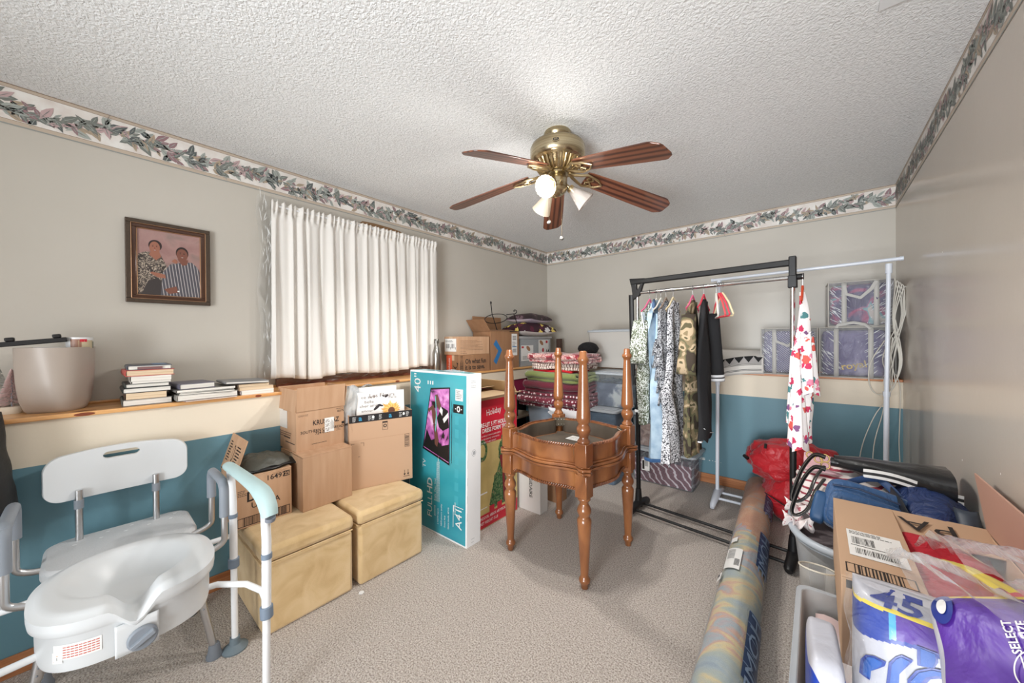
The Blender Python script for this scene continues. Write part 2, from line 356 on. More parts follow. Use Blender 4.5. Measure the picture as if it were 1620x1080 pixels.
def filmf(y0, y1, z0, z1, amp):
    def f(u, v):
        y = y0+(y1-y0)*u; z = z0+(z1-z0)*v
        return (LX+.012+amp*abs(fbm(y*9, z*3, 1, 2.2)), y+.02*fbm(z*4, 3, 2), z)
    return f
g = G(); g.grid(filmf(.70, .86, 1.03, 2.235, .03), 14, 60); g.grid(filmf(1.90, 2.0, 1.03, 2.2, .02), 6, 50)
g.grid(lambda u, v: (LX+.02+.07*v+.02*fbm(u*22, v*5, 0), .78+1.2*u, 1.015+.055*v+.03*abs(fbm(u*18, v*4, 5))), 60, 8)
tag(obj('plastic_film', g, film), 'crinkled clear plastic film taped over the window behind the curtains', 'plastic film')
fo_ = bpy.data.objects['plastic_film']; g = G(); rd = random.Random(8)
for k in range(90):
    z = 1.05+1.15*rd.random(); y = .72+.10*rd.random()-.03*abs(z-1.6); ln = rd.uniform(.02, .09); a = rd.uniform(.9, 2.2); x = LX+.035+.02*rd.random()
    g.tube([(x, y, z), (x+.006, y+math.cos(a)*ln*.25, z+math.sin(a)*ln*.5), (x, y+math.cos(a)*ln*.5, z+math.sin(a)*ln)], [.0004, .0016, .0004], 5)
c_ = obj('film_glare_streaks', g, M('film_glint', (240, 240, 238), .2), fo_); c_['kind'] = 'stuff'  # thin white slivers standing in for glare on the crinkled film
# patched brown patch above the curtain
q = G(); q.poly(((LX, 1.36, 2.205), (0, 1, 0), (0, 0, 1)), [(0, 0), (.03, .028), (.12, .034), (.28, .03), (.36, .022), (.4, 0)], 0, .002); obj('bare_patch', q, M('bare_board', (150, 116, 82), .8), WL)

# ---------------------------------------------------------------- curtains
cur = M('cream_curtain', (229, 225, 219), .85, bump=(400, .15), sheen=.2)
def curtain(label, y0, y1, zb, seed, nf):
    t = thing('curtain', label, 'curtain', (LX+.05, (y0+y1)/2, zb))
    rd = random.Random(seed); ph = [rd.uniform(0, 6) for _ in range(4)]
    def f(u, v):
        z = v*(2.178-zb); y = (y0-(y0+y1)/2)+(y1-y0)*u
        gather = .35+.65*(1-v)
        w_ = math.sin(u*nf*2*PI+ph[0]+1.9*math.sin(u*5+ph[1])+1.1*math.sin(u*13+ph[3])+.5*math.sin(v*2.2+u*9))+.45*math.sin(u*nf*3.7*PI+ph[2])
        x = .055+.017*w_*gather+.010*math.sin(v*4+u*13)*(1-v)
        if v > .93: x += .012*math.sin(u*nf*16+seed)-.008
        z += (.006*math.sin(u*nf*16) if v > .98 else 0)+(.012*math.sin(u*7+seed) if v < .05 else 0)
        return (x, y+.012*math.sin(u*nf*2*PI+1)*gather-.018*(1-v)*(1 if u < .1 and seed == 1 else 0), z)
    g = G(); g.grid(f, 170, 40); obj('panel', g, cur, t, solid=.0025, smooth=180)
    g = G(); g.grid(lambda u, v: (f(u, .955+.045*v)[0]+.006*math.sin(PI*v)+.004, f(u, .96)[1], f(u, .955+.05*v)[2]), 170, 4); obj('heading', g, cur, t, smooth=180)
curtain('left cream curtain panel above the corn mix carton', .745, 1.19, 1.062, 1, 5)
curtain('right cream curtain panel, next to the steel bottle', 1.165, 2.03, 1.068, 2, 10)
g = G(); g.tube([(LX+.10, .77, 2.155), (LX+.10, 2.03, 2.165)], .006); tag(obj('curtain_rod', g, white), 'thin white rod threaded through the curtain tops', 'curtain rod')

# ---------------------------------------------------------------- framed portrait
t = thing('picture_frame', 'framed studio portrait of two seated people in a dark bronze frame', 'picture', (LX, .128, 1.512), 90)
W, Hh = .335, .43
fo = M('bronze_frame', (84, 72, 62), .35, .6, bump=(90, .3)); fi = M('brown_frame', (74, 44, 28), .3, .3, coat=.5); gold = M('gold_lip', (190, 150, 118), .3, .8)
def fring(a, b, y0, y1, name, mt):
    g = G()
    for x0, x1, z0, z1 in ((a, W-a, a, b), (a, W-a, Hh-b, Hh-a), (a, b, b, Hh-b), (W-b, W-a, b, Hh-b)): g.box(x0, x1, -y1, -y0, z0, z1)
    obj(name, g, mt, t, bevel=.003, smooth=0)
fring(0, .021, .002, .026, 'outer_frame', fo); fring(.0195, .0225, .0, .027, 'inner_bead', gold); fring(.022, .04, .002, .02, 'inner_frame', fi); fring(.039, .044, .002, .016, 'lip', gold)
g = G(); g.box(.04, W-.04, -.008, 0, .04, Hh-.04)
ph = M('portrait_backdrop', (160, 128, 122), .25, coat=.4, pat=dict(s=9, dist=.6, st=[(.3, (142, 122, 116)), (.5, (170, 134, 128)), (.7, (158, 120, 116))]))
pb = obj('photo', g, ph, t, smooth=0)
skin1 = M('print_skin_a', (160, 106, 86), .3); skin2 = M('print_skin_b', (128, 82, 68), .3); hair = M('print_hair', (50, 36, 36), .3)
dress = M('print_dress', (80, 72, 66), .3, pat=dict(k='noise', s=42, dist=3, hard=True, st=[(0, (60, 54, 52)), (.46, (110, 98, 90)), (.53, (196, 182, 164)), (.6, (72, 64, 60))]))
shirt = M('print_shirt', (96, 92, 98), .3, pat=dict(k='wave', s=(26, 26, 8), rot=(0, .35, 0), st=[(.0, (84, 82, 90)), (.86, (92, 90, 98)), (.93, (190, 184, 182))]))
pants = M('print_trousers', (64, 58, 58), .3)
fc = ((.044, -.008, .044), (1, 0, 0), (0, 0, 1)); q = G(); w_, h_ = W-.088, Hh-.088
def pp(pts, mi, e): q.poly(fc, [(a*w_, b*h_) for a, b in pts], mi, e)
pp([(0, 0), (.45, 0), (.45, .45), (.36, .62), (.28, .66), (.12, .66), (.02, .62), (0, .55)], 2, .0002)
pp([(.05, 0), (.42, 0), (.4, .2), (.3, .27), (.16, .22)], 5, .0003)
q.disc(fc, .27*w_, .77*h_, .105*w_, .085*h_, 1, .0003); q.disc(fc, .262*w_, .735*h_, .082*w_, .095*h_, 0, .0005); pp([(.21, .68), (.33, .68), (.36, .6), (.28, .54), (.17, .62)], 0, .0004)
pp([(.35, .0), (1, .0), (1, .42), (.95, .5), (.86, .57), (.7, .55), (.5, .5), (.38, .36)], 3, .0004)
q.disc(fc, .70*w_, .70*h_, .105*w_, .1*h_, 1, .0005); q.disc(fc, .70*w_, .67*h_, .092*w_, .098*h_, 4, .0007); pp([(.62, .6), (.8, .6), (.78, .52), (.7, .5)], 4, .0006)
for cx, cy, mi in ((.262, .735, 1), (.70, .67, 1)):
    for s_ in (-1, 1): q.disc(fc, (cx+s_*.03)*w_, (cy+.02)*h_, .012*w_, .006*h_, mi, .0009)
    q.disc(fc, cx*w_, (cy-.042)*h_, .026*w_, .007*h_, 7, .0009); q.disc(fc, cx*w_, (cy-.040)*h_, .018*w_, .003*h_, 6, .0011); q.poly(fc, [((cx-.008)*w_, (cy-.018)*h_), ((cx+.010)*w_, (cy-.018)*h_), (cx*w_, (cy+.012)*h_)], 7, .0008)
    q.poly(fc, [((cx-.05)*w_, (cy+.038)*h_), ((cx-.018)*w_, (cy+.042)*h_), ((cx-.02)*w_, (cy+.036)*h_)], 1, .0009); q.poly(fc, [((cx+.05)*w_, (cy+.038)*h_), ((cx+.018)*w_, (cy+.042)*h_), ((cx+.02)*w_, (cy+.036)*h_)], 1, .0009)
pp([(.18, .34), (.22, .36), (.42, .33), (.43, .27), (.3, .28)], 0, .0008); pp([(.4, .1), (.6, .16), (.63, .06), (.48, .03)], 4, .0008); q.disc(fc, .63*w_, .08*h_, .02*w_, .012*h_, 6, .001); pp([(.52, .55), (.58, .6), (.63, .56), (.6, .52)], 0, .0009)
obj('portrait_print', q, [skin1, hair, dress, shirt, skin2, pants, paper, M('print_lips', (126, 66, 60), .3)], pb, smooth=0)
# ---------------------------------------------------------------- helpers for cartons
FR = ((0, 0, 0), (1, 0, 0), (0, 0, 1))                       # front face frame
def SL(Dp): return ((0, Dp, 0), (0, -1, 0), (0, 0, 1))
def SR(W): return ((W, 0, 0), (0, 1, 0), (0, 0, 1))
def TP(Hh): return ((0, 0, Hh), (1, 0, 0), (0, 1, 0))
def carton(name, label, loc, rz, W, Dp, Hh, mat=None, opened=False, flaps=(), group=None, tape_top=True, cat='box', inner=None):
    t = thing(name, label, cat, loc, rz, group); mat = mat or card; th = .005
    g = G()
    if opened:
        g.ring([(0, 0), (W, 0), (W, Dp), (0, Dp)], [(th, th), (W-th, th), (W-th, Dp-th), (th, Dp-th)], 0, Hh); g.box(th, W-th, th, Dp-th, 0, th)
    else: g.box(0, W, 0, Dp, 0, Hh)
    obj('body', g, mat, t, bevel=.003, smooth=0)
    if not opened and tape_top:
        g = G(); g.rect(TP(Hh), 0, W, Dp/2-.025, Dp/2+.025, 0, .0005); g.rect(SL(Dp), Dp/2-.025, Dp/2+.025, Hh-.05, Hh, 0, .0005); g.rect(SR(W), Dp/2-.025, Dp/2+.025, Hh-.05, Hh, 0, .0005)
        obj('tape_strip', g, tape, t, smooth=0)
    for side, ang, ln, *rest in flaps:
        g = G(); a = math.radians(ang)
        mk = {'f': (Matrix.Translation((0, 0, Hh)) @ Matrix.Rotation(a, 4, 'X'), (0, W, 0, ln)),
              'b': (Matrix.Translation((0, Dp, Hh)) @ Matrix.Rotation(-a, 4, 'X'), (0, W, -ln, 0)),
              'l': (Matrix.Translation((0, 0, Hh)) @ Matrix.Rotation(-a, 4, 'Y'), (0, ln, 0, Dp)),
              'r': (Matrix.Translation((W, 0, Hh)) @ Matrix.Rotation(a, 4, 'Y'), (-ln, 0, 0, Dp))}[side]
        g.x = mk[0]; g.box(*mk[1], 0, .005)
        obj('flap', g, rest[0] if rest else mat, t, bevel=.0015, smooth=0)
    return t
def printing(t, fn, mats, name='printing'):
    q = G(); fn(q); return obj(name, q, mats, t, smooth=0)
def shiplabel(q, fc, u0, u1, v0, v1, mi_p, mi_i, seed=1, rot=0):
    q.rect(fc, u0, u1, v0, v1, mi_p, .0004); w_ = u1-u0; h_ = v1-v0; e = .0008
    q.lines(fc, u0+.05*w_, u0+.9*w_, v1-.05*h_, 3, .05*h_, .022*h_, mi_i, e, seed)
    q.bars(fc, u0+.08*w_, u0+.5*w_, v0+.45*h_, v0+.72*h_, 18, mi_i, e, seed=seed)
    q.rect(fc, u0+.05*w_, u0+.95*w_, v0+.38*h_, v0+.40*h_, mi_i, e)
    q.bars(fc, u0+.12*w_, u0+.88*w_, v0+.1*h_, v0+.3*h_, 26, mi_i, e, seed=seed+4)

# ---------------------------------------------------------------- ottomans
suede = M('tan_suede', (212, 182, 134), .9, sheen=.3, pat=dict(s=9, dist=.8, st=[(.3, (196, 163, 114)), (.5, (212, 182, 134)), (.72, (220, 192, 148))]), bump=(260, .15))
def ottoman(label, y0, W, group):
    t = thing('storage_ottoman', label, 'ottoman', (-1.845, y0, 0), 90, group)
    def pillow_box(x0, x1, y0_, y1_, z0, z1, r, wob, seed):
        g = G(); g.box(x0, x1, y0_, y1_, z0, z1); return g
    g = G(); g.box(.006, W-.006, .006, .53, 0, .315); o = obj('body', g, suede, t, bevel=.016)
    g = G(); g.box(0, W, 0, .54, .322, .392); o = obj('lid', g, suede, t, bevel=.022)
    g = G(); g.tube([(.012, -.001, .324), (W-.012, -.001, .324)], .0035, 6); g.tube([(-.001, .012, .324), (-.001, .52, .324)], .0035, 6); obj('lid_piping', g, suede, t)
ottoman('tan suede storage ottoman next to the shower chair, with two cartons stacked at its right', .482, .412, 'tan suede storage ottomans')
ottoman('tan suede storage ottoman beside the teal television box, under the widest carton', .918, .412, 'tan suede storage ottomans')
g = G(); g.lathe([(.001, 0), (.013, .001), (.013, .004), (.001, .005)], 14); o = tag(obj('white_disc', g, white), 'small white disc on the carpet by the corner of the ottomans', 'disc'); o.location = (-1.80, .905, 0)

# DI& ULT carton
t = carton('cardboard_carton', 'open diaper-size carton printed 16497, behind the green armrest', (-2.135, .452, .392), 90, .245, .27, .245, opened=True, flaps=(('l', 72, .185), ('b', 20, .1), ('r', -12, .1), ('f', -8, .06)))
def f(q):
    q.txt(FR, '16497', .026, .135, .206, 0, bold=.02); q.rect(FR, .208, .236, .205, .233, 0); q.txt(FR, '25', .018, .211, .210, 1, .0006, bold=.03)
    q.txt(FR, 'DI8', .05, .048, .125, 0, sx=.95, bold=.025); q.txt(FR, 'ULTRA', .03, .066, .088, 0, bold=.01)
    q.lines(FR, .01, .055, .185, 4, .008, .003, 0)
    q.frame(FR, .008, .235, .008, .052, .003, 0); q.bars(FR, .03, .15, .01, .05, 26, 0); q.bars(FR, .165, .225, .01, .05, 9, 0, seed=5)
    fl = ((0, 0, .245), (0, 1, 0), (-math.cos(math.radians(62)), 0, math.sin(math.radians(62))))
printing(t, f, [ink, card])
def f(q):
    a = math.radians(72); Y = (math.cos(a), 0, math.sin(a)); fi_ = ((-.0055*math.sin(a), .27, .245+.0055*math.cos(a)), (0, -1, 0), Y)
    q.lines(fi_, .03, .08, .15, 8, .013, .005, 0); q.disc(fi_, .125, .10, .016, .04, 0, n=16); q.disc(fi_, .125, .10, .012, .034, 1, .0004, n=16); q.lines(fi_, .16, .235, .14, 6, .014, .006, 0, seed=9); q.txt(fi_, '12', .02, .10, .02, 0, bold=.03); q.lines(fi_, .17, .23, .05, 3, .012, .005, 0, seed=2)
printing(t, f, [ink, card], 'flap_printing')
bagm = M('olive_grey_bag', (74, 74, 66), .45, bump=(30, .4)); bagb = M('black_bag', (20, 20, 22), .4, bump=(40, .4))
def f(u, v):
    a = 2*PI*u; r = .115*(abs(math.cos(a))**3+abs(math.sin(a))**3)**(-1/3); k = math.sin(PI*v/2)
    return (r*k*math.cos(a)*1.1, r*k*math.sin(a)*.95, .05*(1-k**3)+.012*fbm(math.cos(a)*k*3, math.sin(a)*k*3, 1, 1.5))
t = thing('folded_bag', 'olive-grey and black folded bag lying on the open 16497 carton', 'bag', (-2.27, .60, .655), 95)
g = G(); g.grid(f, 40, 14, wu=True); obj('pouch', g, bagm, t, solid=.003, smooth=180)
g = G(); g.grid(lambda u, v: ((u-.5)*.29, -.12+.24*v+.01*math.sin(u*9), -.006+.014*math.sin(v*3)+.012*fbm(u*5, v*5, 3)), 24, 20); obj('liner', g, bagb, t, solid=.006, smooth=180)

# plain carton and corn mix carton
t = carton('cardboard_carton', 'plain closed carton under the corn mix carton', (-2.084, .733, .392), 92, .27, .30, .288, flaps=(('f', 3, .14), ('b', 2, .14)))
t = carton('cardboard_carton', 'open carton printed SOUTHERN CORNBREAD MIX, topmost of the stack under the curtain', (-2.185, .738, .687), 92, .268, .25, .225, opened=True, flaps=(('f', 96, .135), ('b', 88, .125), ('l', 84, .12), ('r', 98, .12)))
def f(q):
    q.txt(FR, 'KRUSTEAZ', .028, .088, .138, 0, bold=.03, sx=.8); q.txt(FR, 'SOUTHERN CORNBREAD MIX', .0165, .022, .098, 0, bold=.02, sx=.93)
    q.txt(FR, '724-0364', .016, .1, .082, 0, bold=.02); q.lines(FR, .22, .26, .093, 2, .008, .002, 2)
    q.txt(FR, 'PRODUCT', .008, .22, .208, 0); q.txt(FR, '40175', .012, .225, .192, 0, bold=.02); q.txt(FR, '12/15.5 OZ', .010, .012, .196, 0, sx=.8); q.lines(FR, .08, .2, .034, 1, .01, .003, 0)
    q.rect(FR, .252, .268, .118, .132, 0)
    q.rect(FR, .152, .206, .085, .168, 1, .0012)
    for r_ in range(3):
        for c in range(5):
            for k in range(3):
                if (r_*7+c*3+k*5) % 4: q.rect(FR, .158+c*.0045, .161+c*.0045, .092+r_*.025+k*.006, .096+r_*.025+k*.006, 2, .0016)
    q.lines(((0, 0, 0), (0, 0, 1), (-1, 0, 0)), .1, .16, -.187, 4, .005, .0018, 2, .0016)
    S_ = SL(.25); q.lines(S_, .04, .16, .17, 3, .012, .004, 2); q.lines(S_, .02, .2, .1, 3, .012, .005, 2, seed=6); q.rect(S_, .1, .23, .042, .047, 0); q.rect(S_, .08, .17, .068, .075, 0)
printing(t, f, [ink, paper, inkl])
q = G(); q.rect(SL(.25), .02, .13, .12, .22, 0, .0006); 
a = math.radians(84); 
Y = (math.cos(a), 0, math.sin(a)); q.rect(((-.001, .25, .225), (0, -1, 0), Y), .01, .08, -.01, .11, 0, .0008)
obj('clear_tape', q, M('white_label_tape', (216, 210, 204), .3), t, smooth=0)
g = G(); g.tube([(.03, .03, .16), (.02, .025, .235), (.035, .02, .27)], [.012, .014, .004], 6); g.tube([(.05, .05, .16), (.05, .04, .25)], [.01, .012], 6)
tag(obj('green_packet', g, M('green_foil', (120, 150, 60), .4)), 'green packet sticking up inside the corn mix carton', 'packet').location = (-2.30, .735, .69)

# big carton on the far ottoman, with a canvas print
t = carton('cardboard_carton', 'wide carton with black printed tape around its rim and a sunflower print inside', (-2.159, 1.018, .392), 73, .385, .20, .455, opened=True, flaps=(('l', -80, .1), ('r', -75, .1)), mat=M('pale_cardboard', (196, 160, 130), .85))
def f(q):
    W, Hh = .385, .455
    q.rect(FR, 0, W, Hh-.045, Hh, 1, .0004)
    for u, s_ in ((.055, .032), (.235, .032)): q.txt(FR, 'a', s_, u, Hh-.034, 2, .001, bold=.03)
    for u in (.02, .11, .13, .175, .3, .345): q.lines(FR, u, u+.02, Hh-.01, 4, .008, .003, 0, .001, seed=int(u*100))
    for u in (.14, .33): q.disc(FR, u, Hh-.02, .007, .01, 0, .001)
    q.rect(FR, .0, W, .30, .301, 3); q.frame(FR, .195, .228, .345, .40, .002, 4); q.disc(FR, .2115, .372, .011, mi=4, e=.0002); q.disc(FR, .2115, .372, .006, mi=5, e=.0006); q.rect(FR, .195, .228, .39, .398, 4)
    q.frame(FR, .335, .365, .215, .30, .002, 4); q.bars(FR, .338, .362, .22, .295, 11, 4, vert=True)
    for u in (.325, .348): q.rect(FR, u+.006, u+.009, .03, .065, 4); q.poly(FR, [(u, .042), (u+.015, .042), (u+.0075, .028)], 4)
    q.rect(FR, .325, .365, .022, .025, 4)
    for a_, b_ in ((.01, 1), (.065, -1)): q.rect(FR, a_, a_+.02, .282, .284, 4); q.rect(FR, a_ if b_ > 0 else a_+.018, a_+.002 if b_ > 0 else a_+.02, .262, .284, 4)
    q.rect(FR, .05, .062, .2, .202, 4)
printing(t, f, [paper, M('black_tape', (38, 36, 38), .4), M('blue_tape_mark', (60, 150, 190), .4), cardin, ink, M('pale_cardboard', (0, 0, 0))])
t = thing('canvas_print', 'white canvas print with black script and a sunflower standing in the wide carton', 'print', (-2.195, 1.085, .69), 73, rot=(math.radians(-4), 0, math.radians(73)))
g = G(); g.box(0, .30, 0, .02, 0, .285); obj('canvas', g, paper, t, bevel=.002, smooth=0)
g = G(); g.box(.01, .26, .03, .045, 0, .315); obj('backing', g, white, t, bevel=.004, smooth=0)
def f(q):
    rd = random.Random(3)
    for i in range(26):
        a = i*2*PI/26; l = rd.uniform(.05, .075); c, s_ = math.cos(a), math.sin(a); o = (.215, .155)
        q.poly(FR, [(o[0], o[1]), (o[0]+c*l*.55-s_*.011, o[1]+s_*l*.55+c*.011), (o[0]+c*l, o[1]+s_*l), (o[0]+c*l*.55+s_*.011, o[1]+s_*l*.55-c*.011)], i % 2, .0004+i*.00005)
    q.disc(FR, .215, .155, .022, mi=2, e=.002)
    for i, (u, v, s_) in enumerate(((.03, .245, .02), (.08, .25, .024), (.05, .215, .018), (.02, .19, .018), (.2, .235, .016), (.03, .16, .016))):
        q.txt(FR, ('ce soir', 'Les Fleurs', 'belle', 'cher ami', 'Paris', 'amour')[i], s_, u, v, 3, sx=1.2)
    q.disc(FR, .185, .252, .014, .008, 4, a0=.6); q.disc(FR, .165, .254, .008, .005, 4, a0=-.6); q.disc(FR, .125, .185, .028, .009, 4, a0=.7); q.disc(FR, .145, .195, .02, .006, 4, a0=-.3)
printing(t, f, [M('petal_orange', (236, 170, 90), .5), M('petal_yellow', (240, 200, 120), .5), M('sunflower_heart', (110, 70, 50), .6), inkl, M('script_black', (52, 46, 50), .6)])
wrap = CL('bubble_wrap', (236, 240, 242), .34, .15, bump=(70, .6, 'noise', 0, .01))
g = G(); g.grid(lambda u, v: (-2.235+.03*math.sin(u*PI)+.02*fbm(u*6, v*6, 2), 1.0+.11*u+.012*math.sin(v*9), .50+.50*v+.03*math.sin(u*3)), 12, 30); g.grid(lambda u, v: (-2.25-.05*v, 1.02+.2*u, 1.0+.02*math.sin(u*9)-.01*v), 14, 4)
tag(obj('bubble_wrap', g, wrap, solid=.003, smooth=180), 'white plastic wrap bunched at the left of the sunflower print', 'wrap')

# ---------------------------------------------------------------- television box
tb = M('tv_box_teal', (44, 150, 168), .3, coat=.4, pat=dict(k='noise', s=(1.2, 1, 2.2), st=[(.25, (26, 112, 142)), (.5, (52, 158, 174)), (.75, (84, 186, 194))])); tw = M('tv_box_white', (238, 239, 240), .35)
t = thing('television_box', 'upright teal and white flat screen television box marked 40 inch', 'box', (-2.268, 1.502, 0), 1.3, rot=(math.radians(-1.2), 0, math.radians(1.3)))
W, Dp, Hh = .60, .125, 1.09
g = G(); g.box(0, W, 0, Dp, 0, Hh); obj('body', g, tw, t, bevel=.003, smooth=0)
q = G(); q.rect(FR, .008, W-.01, .012, Hh-.012, 0); q.rect(TP(Hh), .01, W-.01, .02, Dp-.01, 0); obj('front_panel', q, tb, t, smooth=0)
pink = M('tv_picture_pink', (206, 120, 196), .3, coat=.5, pat=dict(s=(7, 7, 7), dist=1.5, st=[(.36, (20, 18, 24)), (.43, (170, 84, 160)), (.55, (218, 130, 204)), (.7, (246, 214, 240))]))
def f(q):
    E = .0008
    scr = [(.155, .50), (.425, .485), (.425, .985), (.232, .955)]
    scr = [(.165, .56), (.43, .50), (.43, .985), (.245, .965)]
    q.poly(FR, [(.155, .548), (.438, .484), (.438, .995), (.238, .976)], 1, E)
    q.poly(FR, scr, 2, E*2)
    bl = lambda P, e, mi=1: q.poly(FR, P, mi, e)
    bl([(.17, .565), (.43, .505), (.43, .62), (.36, .60), (.30, .64), (.25, .62), (.20, .69)], E*3)
    bl([(.31, .78), (.36, .86), (.42, .84), (.43, .73), (.37, .70), (.33, .72)], E*3)
    bl([(.285, .93), (.315, .94), (.355, .86), (.335, .83), (.295, .88)], E*4, 6); bl([(.335, .83), (.35, .86), (.37, .84), (.365, .80)], E*5, 3)
    bl([(.37, .78), (.425, .83), (.43, .80), (.385, .755)], E*5, 3); bl([(.25, .83), (.275, .86), (.30, .80), (.285, .72), (.27, .74)], E*4, 6)
    bl([(.27, .73), (.30, .74), (.33, .63), (.315, .585), (.29, .60), (.285, .66)], E*4, 6); bl([(.29, .93), (.30, .92), (.312, .78), (.30, .68), (.292, .70), (.302, .80)], E*6, 7)
    bl([(.215, .83), (.27, .865), (.272, .85), (.225, .805)], E*4, 6)
    q.txt(FR, '40"', .075, .125, .935, 3, E, rot=PI/2); q.txt(FR, 'FULL', .05, .262, .10, 3, E, rot=PI/2); q.txt(FR, 'HD', .055, .262, .255, 3, E, bold=.03, rot=PI/2); q.txt(FR, 'TV', .035, .19, .42, 3, E, rot=PI/2)
    q.txt(FR, 'A41', .06, .555, .10, 3, E, rot=PI/2); q.txt(FR, 'TDE SERIES', .012, .50, .18, 3, E, rot=PI/2); q.rect(FR, .475, .479, .10, .24, 3, E); q.rect(FR, .475, .57, .236, .24, 3, E); q.rect(FR, .479, .483, .20, .236, 3, E)
    for k, (u, l) in enumerate(((.33, .18), (.365, .24), (.40, .16), (.435, .2))): q.txt(FR, ('2 HDMI inputs', 'HDR picture quality', 'Smart Hub', 'Game mode, 60 Hz')[k], .013, u, .07, 3, E, rot=PI/2)
    q.frame(FR, .288, .302, .12, .185, .002, 3, E); q.txt(FR, 'Bright  Clear  Vivid', .014, .30, .22, 3, E, rot=PI/2); q.lines(((0, 0, 0), (0, 0, 1), (-1, 0, 0)), .22, .6, -.31, 3, .012, .004, 3, E)
    q.rect(FR, .49, .56, .915, .99, 3, E); q.lines(FR, .5, .55, .98, 5, .012, .004, 1, E*2); q.rect(FR, .47, .565, .835, .89, 1, E); q.disc(FR, .52, .862, .016, .02, 3, E*2); q.disc(FR, .52, .862, .008, .011, 1, E*3); q.disc(FR, .492, .862, .004, mi=3, e=E*2); q.disc(FR, .548, .862, .004, mi=3, e=E*2)
    for a_, b_ in ((.75, .95), (.49, .53)):
        q.poly(FR, [(.445, a_), (.462, (a_+b_)/2), (.458, (a_+b_)/2)], 1, E); q.poly(FR, [(.445, b_), (.462, (a_+b_)/2), (.458, (a_+b_)/2)], 1, E)
    q.rect(FR, .455, .459, .52, .86, 1, E)
    for u in (.21, .235, .26): q.rect(FR, u-.005, u+.006, 1.0, 1.025, 3, E)
    for k in range(7): q.rect(FR, .487, .522, .76-k*.085, .815-k*.085, 5, E*.5)
    S_ = SR(W)
    for v in (1.045, 1.015): q.lines(S_, .03, .09, v, 2, .01, .003, 4, 0)
    q.disc(S_, .06, .585, .019, .022, 4); q.disc(S_, .06, .585, .0165, .0195, 8, .0004); q.disc(S_, .06, .585, .011, .013, 4, .0008); q.lines(S_, .04, .08, .045, 2, .02, .003, 4)
    for v in (.95, .86, .76, .66, .55, .44, .33, .22): q.rect(S_, .003, .0045, v-.05, v, 4)
    q.bars(((0, 0, 0), (1, 0, 0), (0, 0, 1)), .48, .56, .0, .0, 1, 1)
printing(t, f, [tb, black, pink, paper, M('pale_grey_ink', (168, 172, 176), .6), M('teal_tint', (70, 170, 184), .4), M('print_brown_skin', (110, 72, 62), .4), M('print_aqua', (110, 200, 190), .4), tw])
q = G(); q.grid(lambda u, v: (.30+.2*u, .02+.08*v, Hh+.004+.012*math.sin(PI*u)*math.sin(PI*v)+.005*fbm(u*7, v*5, 1)), 14, 8); obj('plastic_scrap', q, CL('clear_wrap', (240, 244, 246), .15, .1, bump=(30, .5)), t)

# ---------------------------------------------------------------- dress form box
red = M('holiday_red', (196, 32, 52), .45); olive = M('holiday_green', (198, 176, 110), .5, pat=dict(s=4, st=[(.3, (172, 152, 92)), (.7, (220, 196, 130))]))
t = carton('decoration_box', 'tall red and gold carton of a pre-lit dress form tree', (-1.752, 1.69, 0), 90, .43, .40, .90, mat=M('worn_cardboard', (186, 160, 126), .85), flaps=(('f', 158, .05), ('b', 10, .19), ('r', 60, .1)), tape_top=False)
tree = M('print_tree', (52, 92, 52), .6, pat=dict(s=60, st=[(.35, (24, 56, 34)), (.5, (64, 104, 58)), (.62, (120, 132, 90)), (.7, (170, 50, 50))]))
def f(q):
    W = .43; q.rect(FR, .004, W-.004, .075, .60, 1); q.rect(FR, .004, W-.004, .585, .885, 0, .0004); q.rect(FR, .004, W-.004, .008, .10, 0, .0004)
    q.txt(FR, 'Holiday', .045, .10, .775, 2, .001, sx=.8, rot=.06); q.txt(FR, 'PRE-LIT 5 FT HOLIDAY', .030, .025, .70, 2, .001, bold=.03, sx=.8); q.txt(FR, 'DRESS FORM TREE', .030, .055, .662, 2, .001, bold=.03, sx=.8)
    for k in range(3): q.rect(FR, .05, .056, .636-k*.022, .641-k*.022, 2, .001); q.txt(FR, ('PRE-LIT WITH CLEAR LIGHTS', 'DECORATED WITH BOWS', 'ADJUSTABLE HEIGHT')[k], .011, .065, .633-k*.022, 2, .001, sx=.9)
    q.txt(FR, 'INDOOR, ARBOR ARTIFICIAL', .02, .03, .066, 2, .001, sx=.75); q.txt(FR, 'NET WEIGHT 15 LB', .02, .03, .032, 2, .001, sx=.75)
    rd = random.Random(5)
    def blob(u, v, a, b, mi, e, n=26): q.poly(FR, [(u+a*math.cos(2*PI*i/n)*rd.uniform(.85, 1.1), v+b*math.sin(2*PI*i/n)*rd.uniform(.85, 1.1)) for i in range(n)], mi, e)
    q.disc(FR, .055, .54, .05, .075, 3, .0006); q.disc(FR, .055, .54, .028, .045, 1, .0009)
    q.poly(FR, [(.16, .115), (.40, .115), (.37, .25), (.31, .38), (.29, .45), (.24, .45), (.2, .36), (.15, .25), (.12, .15)], 3, .0006)
    blob(.26, .50, .045, .08, 3, .0007); q.poly(FR, [(.23, .47), (.29, .47), (.275, .38), (.245, .38)], 4, .0009); q.disc(FR, .26, .595, .014, .02, 3, .0011)
    blob(.26, .25, .11, .13, 3, .0008); q.poly(FR, [(.25, .45), (.27, .45), (.30, .13), (.27, .13)], 4, .001)
    for u in (.12, .2, .3): q.rect(FR, u, u+.05, .10, .14, 0, .0011)
    q.rect(FR, .004, .1, .24, .25, 2, .0006); q.rect(FR, .004, .1, .14, .145, 2, .0006)
printing(t, f, [red, olive, paper, tree, M('print_ribbon', (120, 24, 34), .5)])
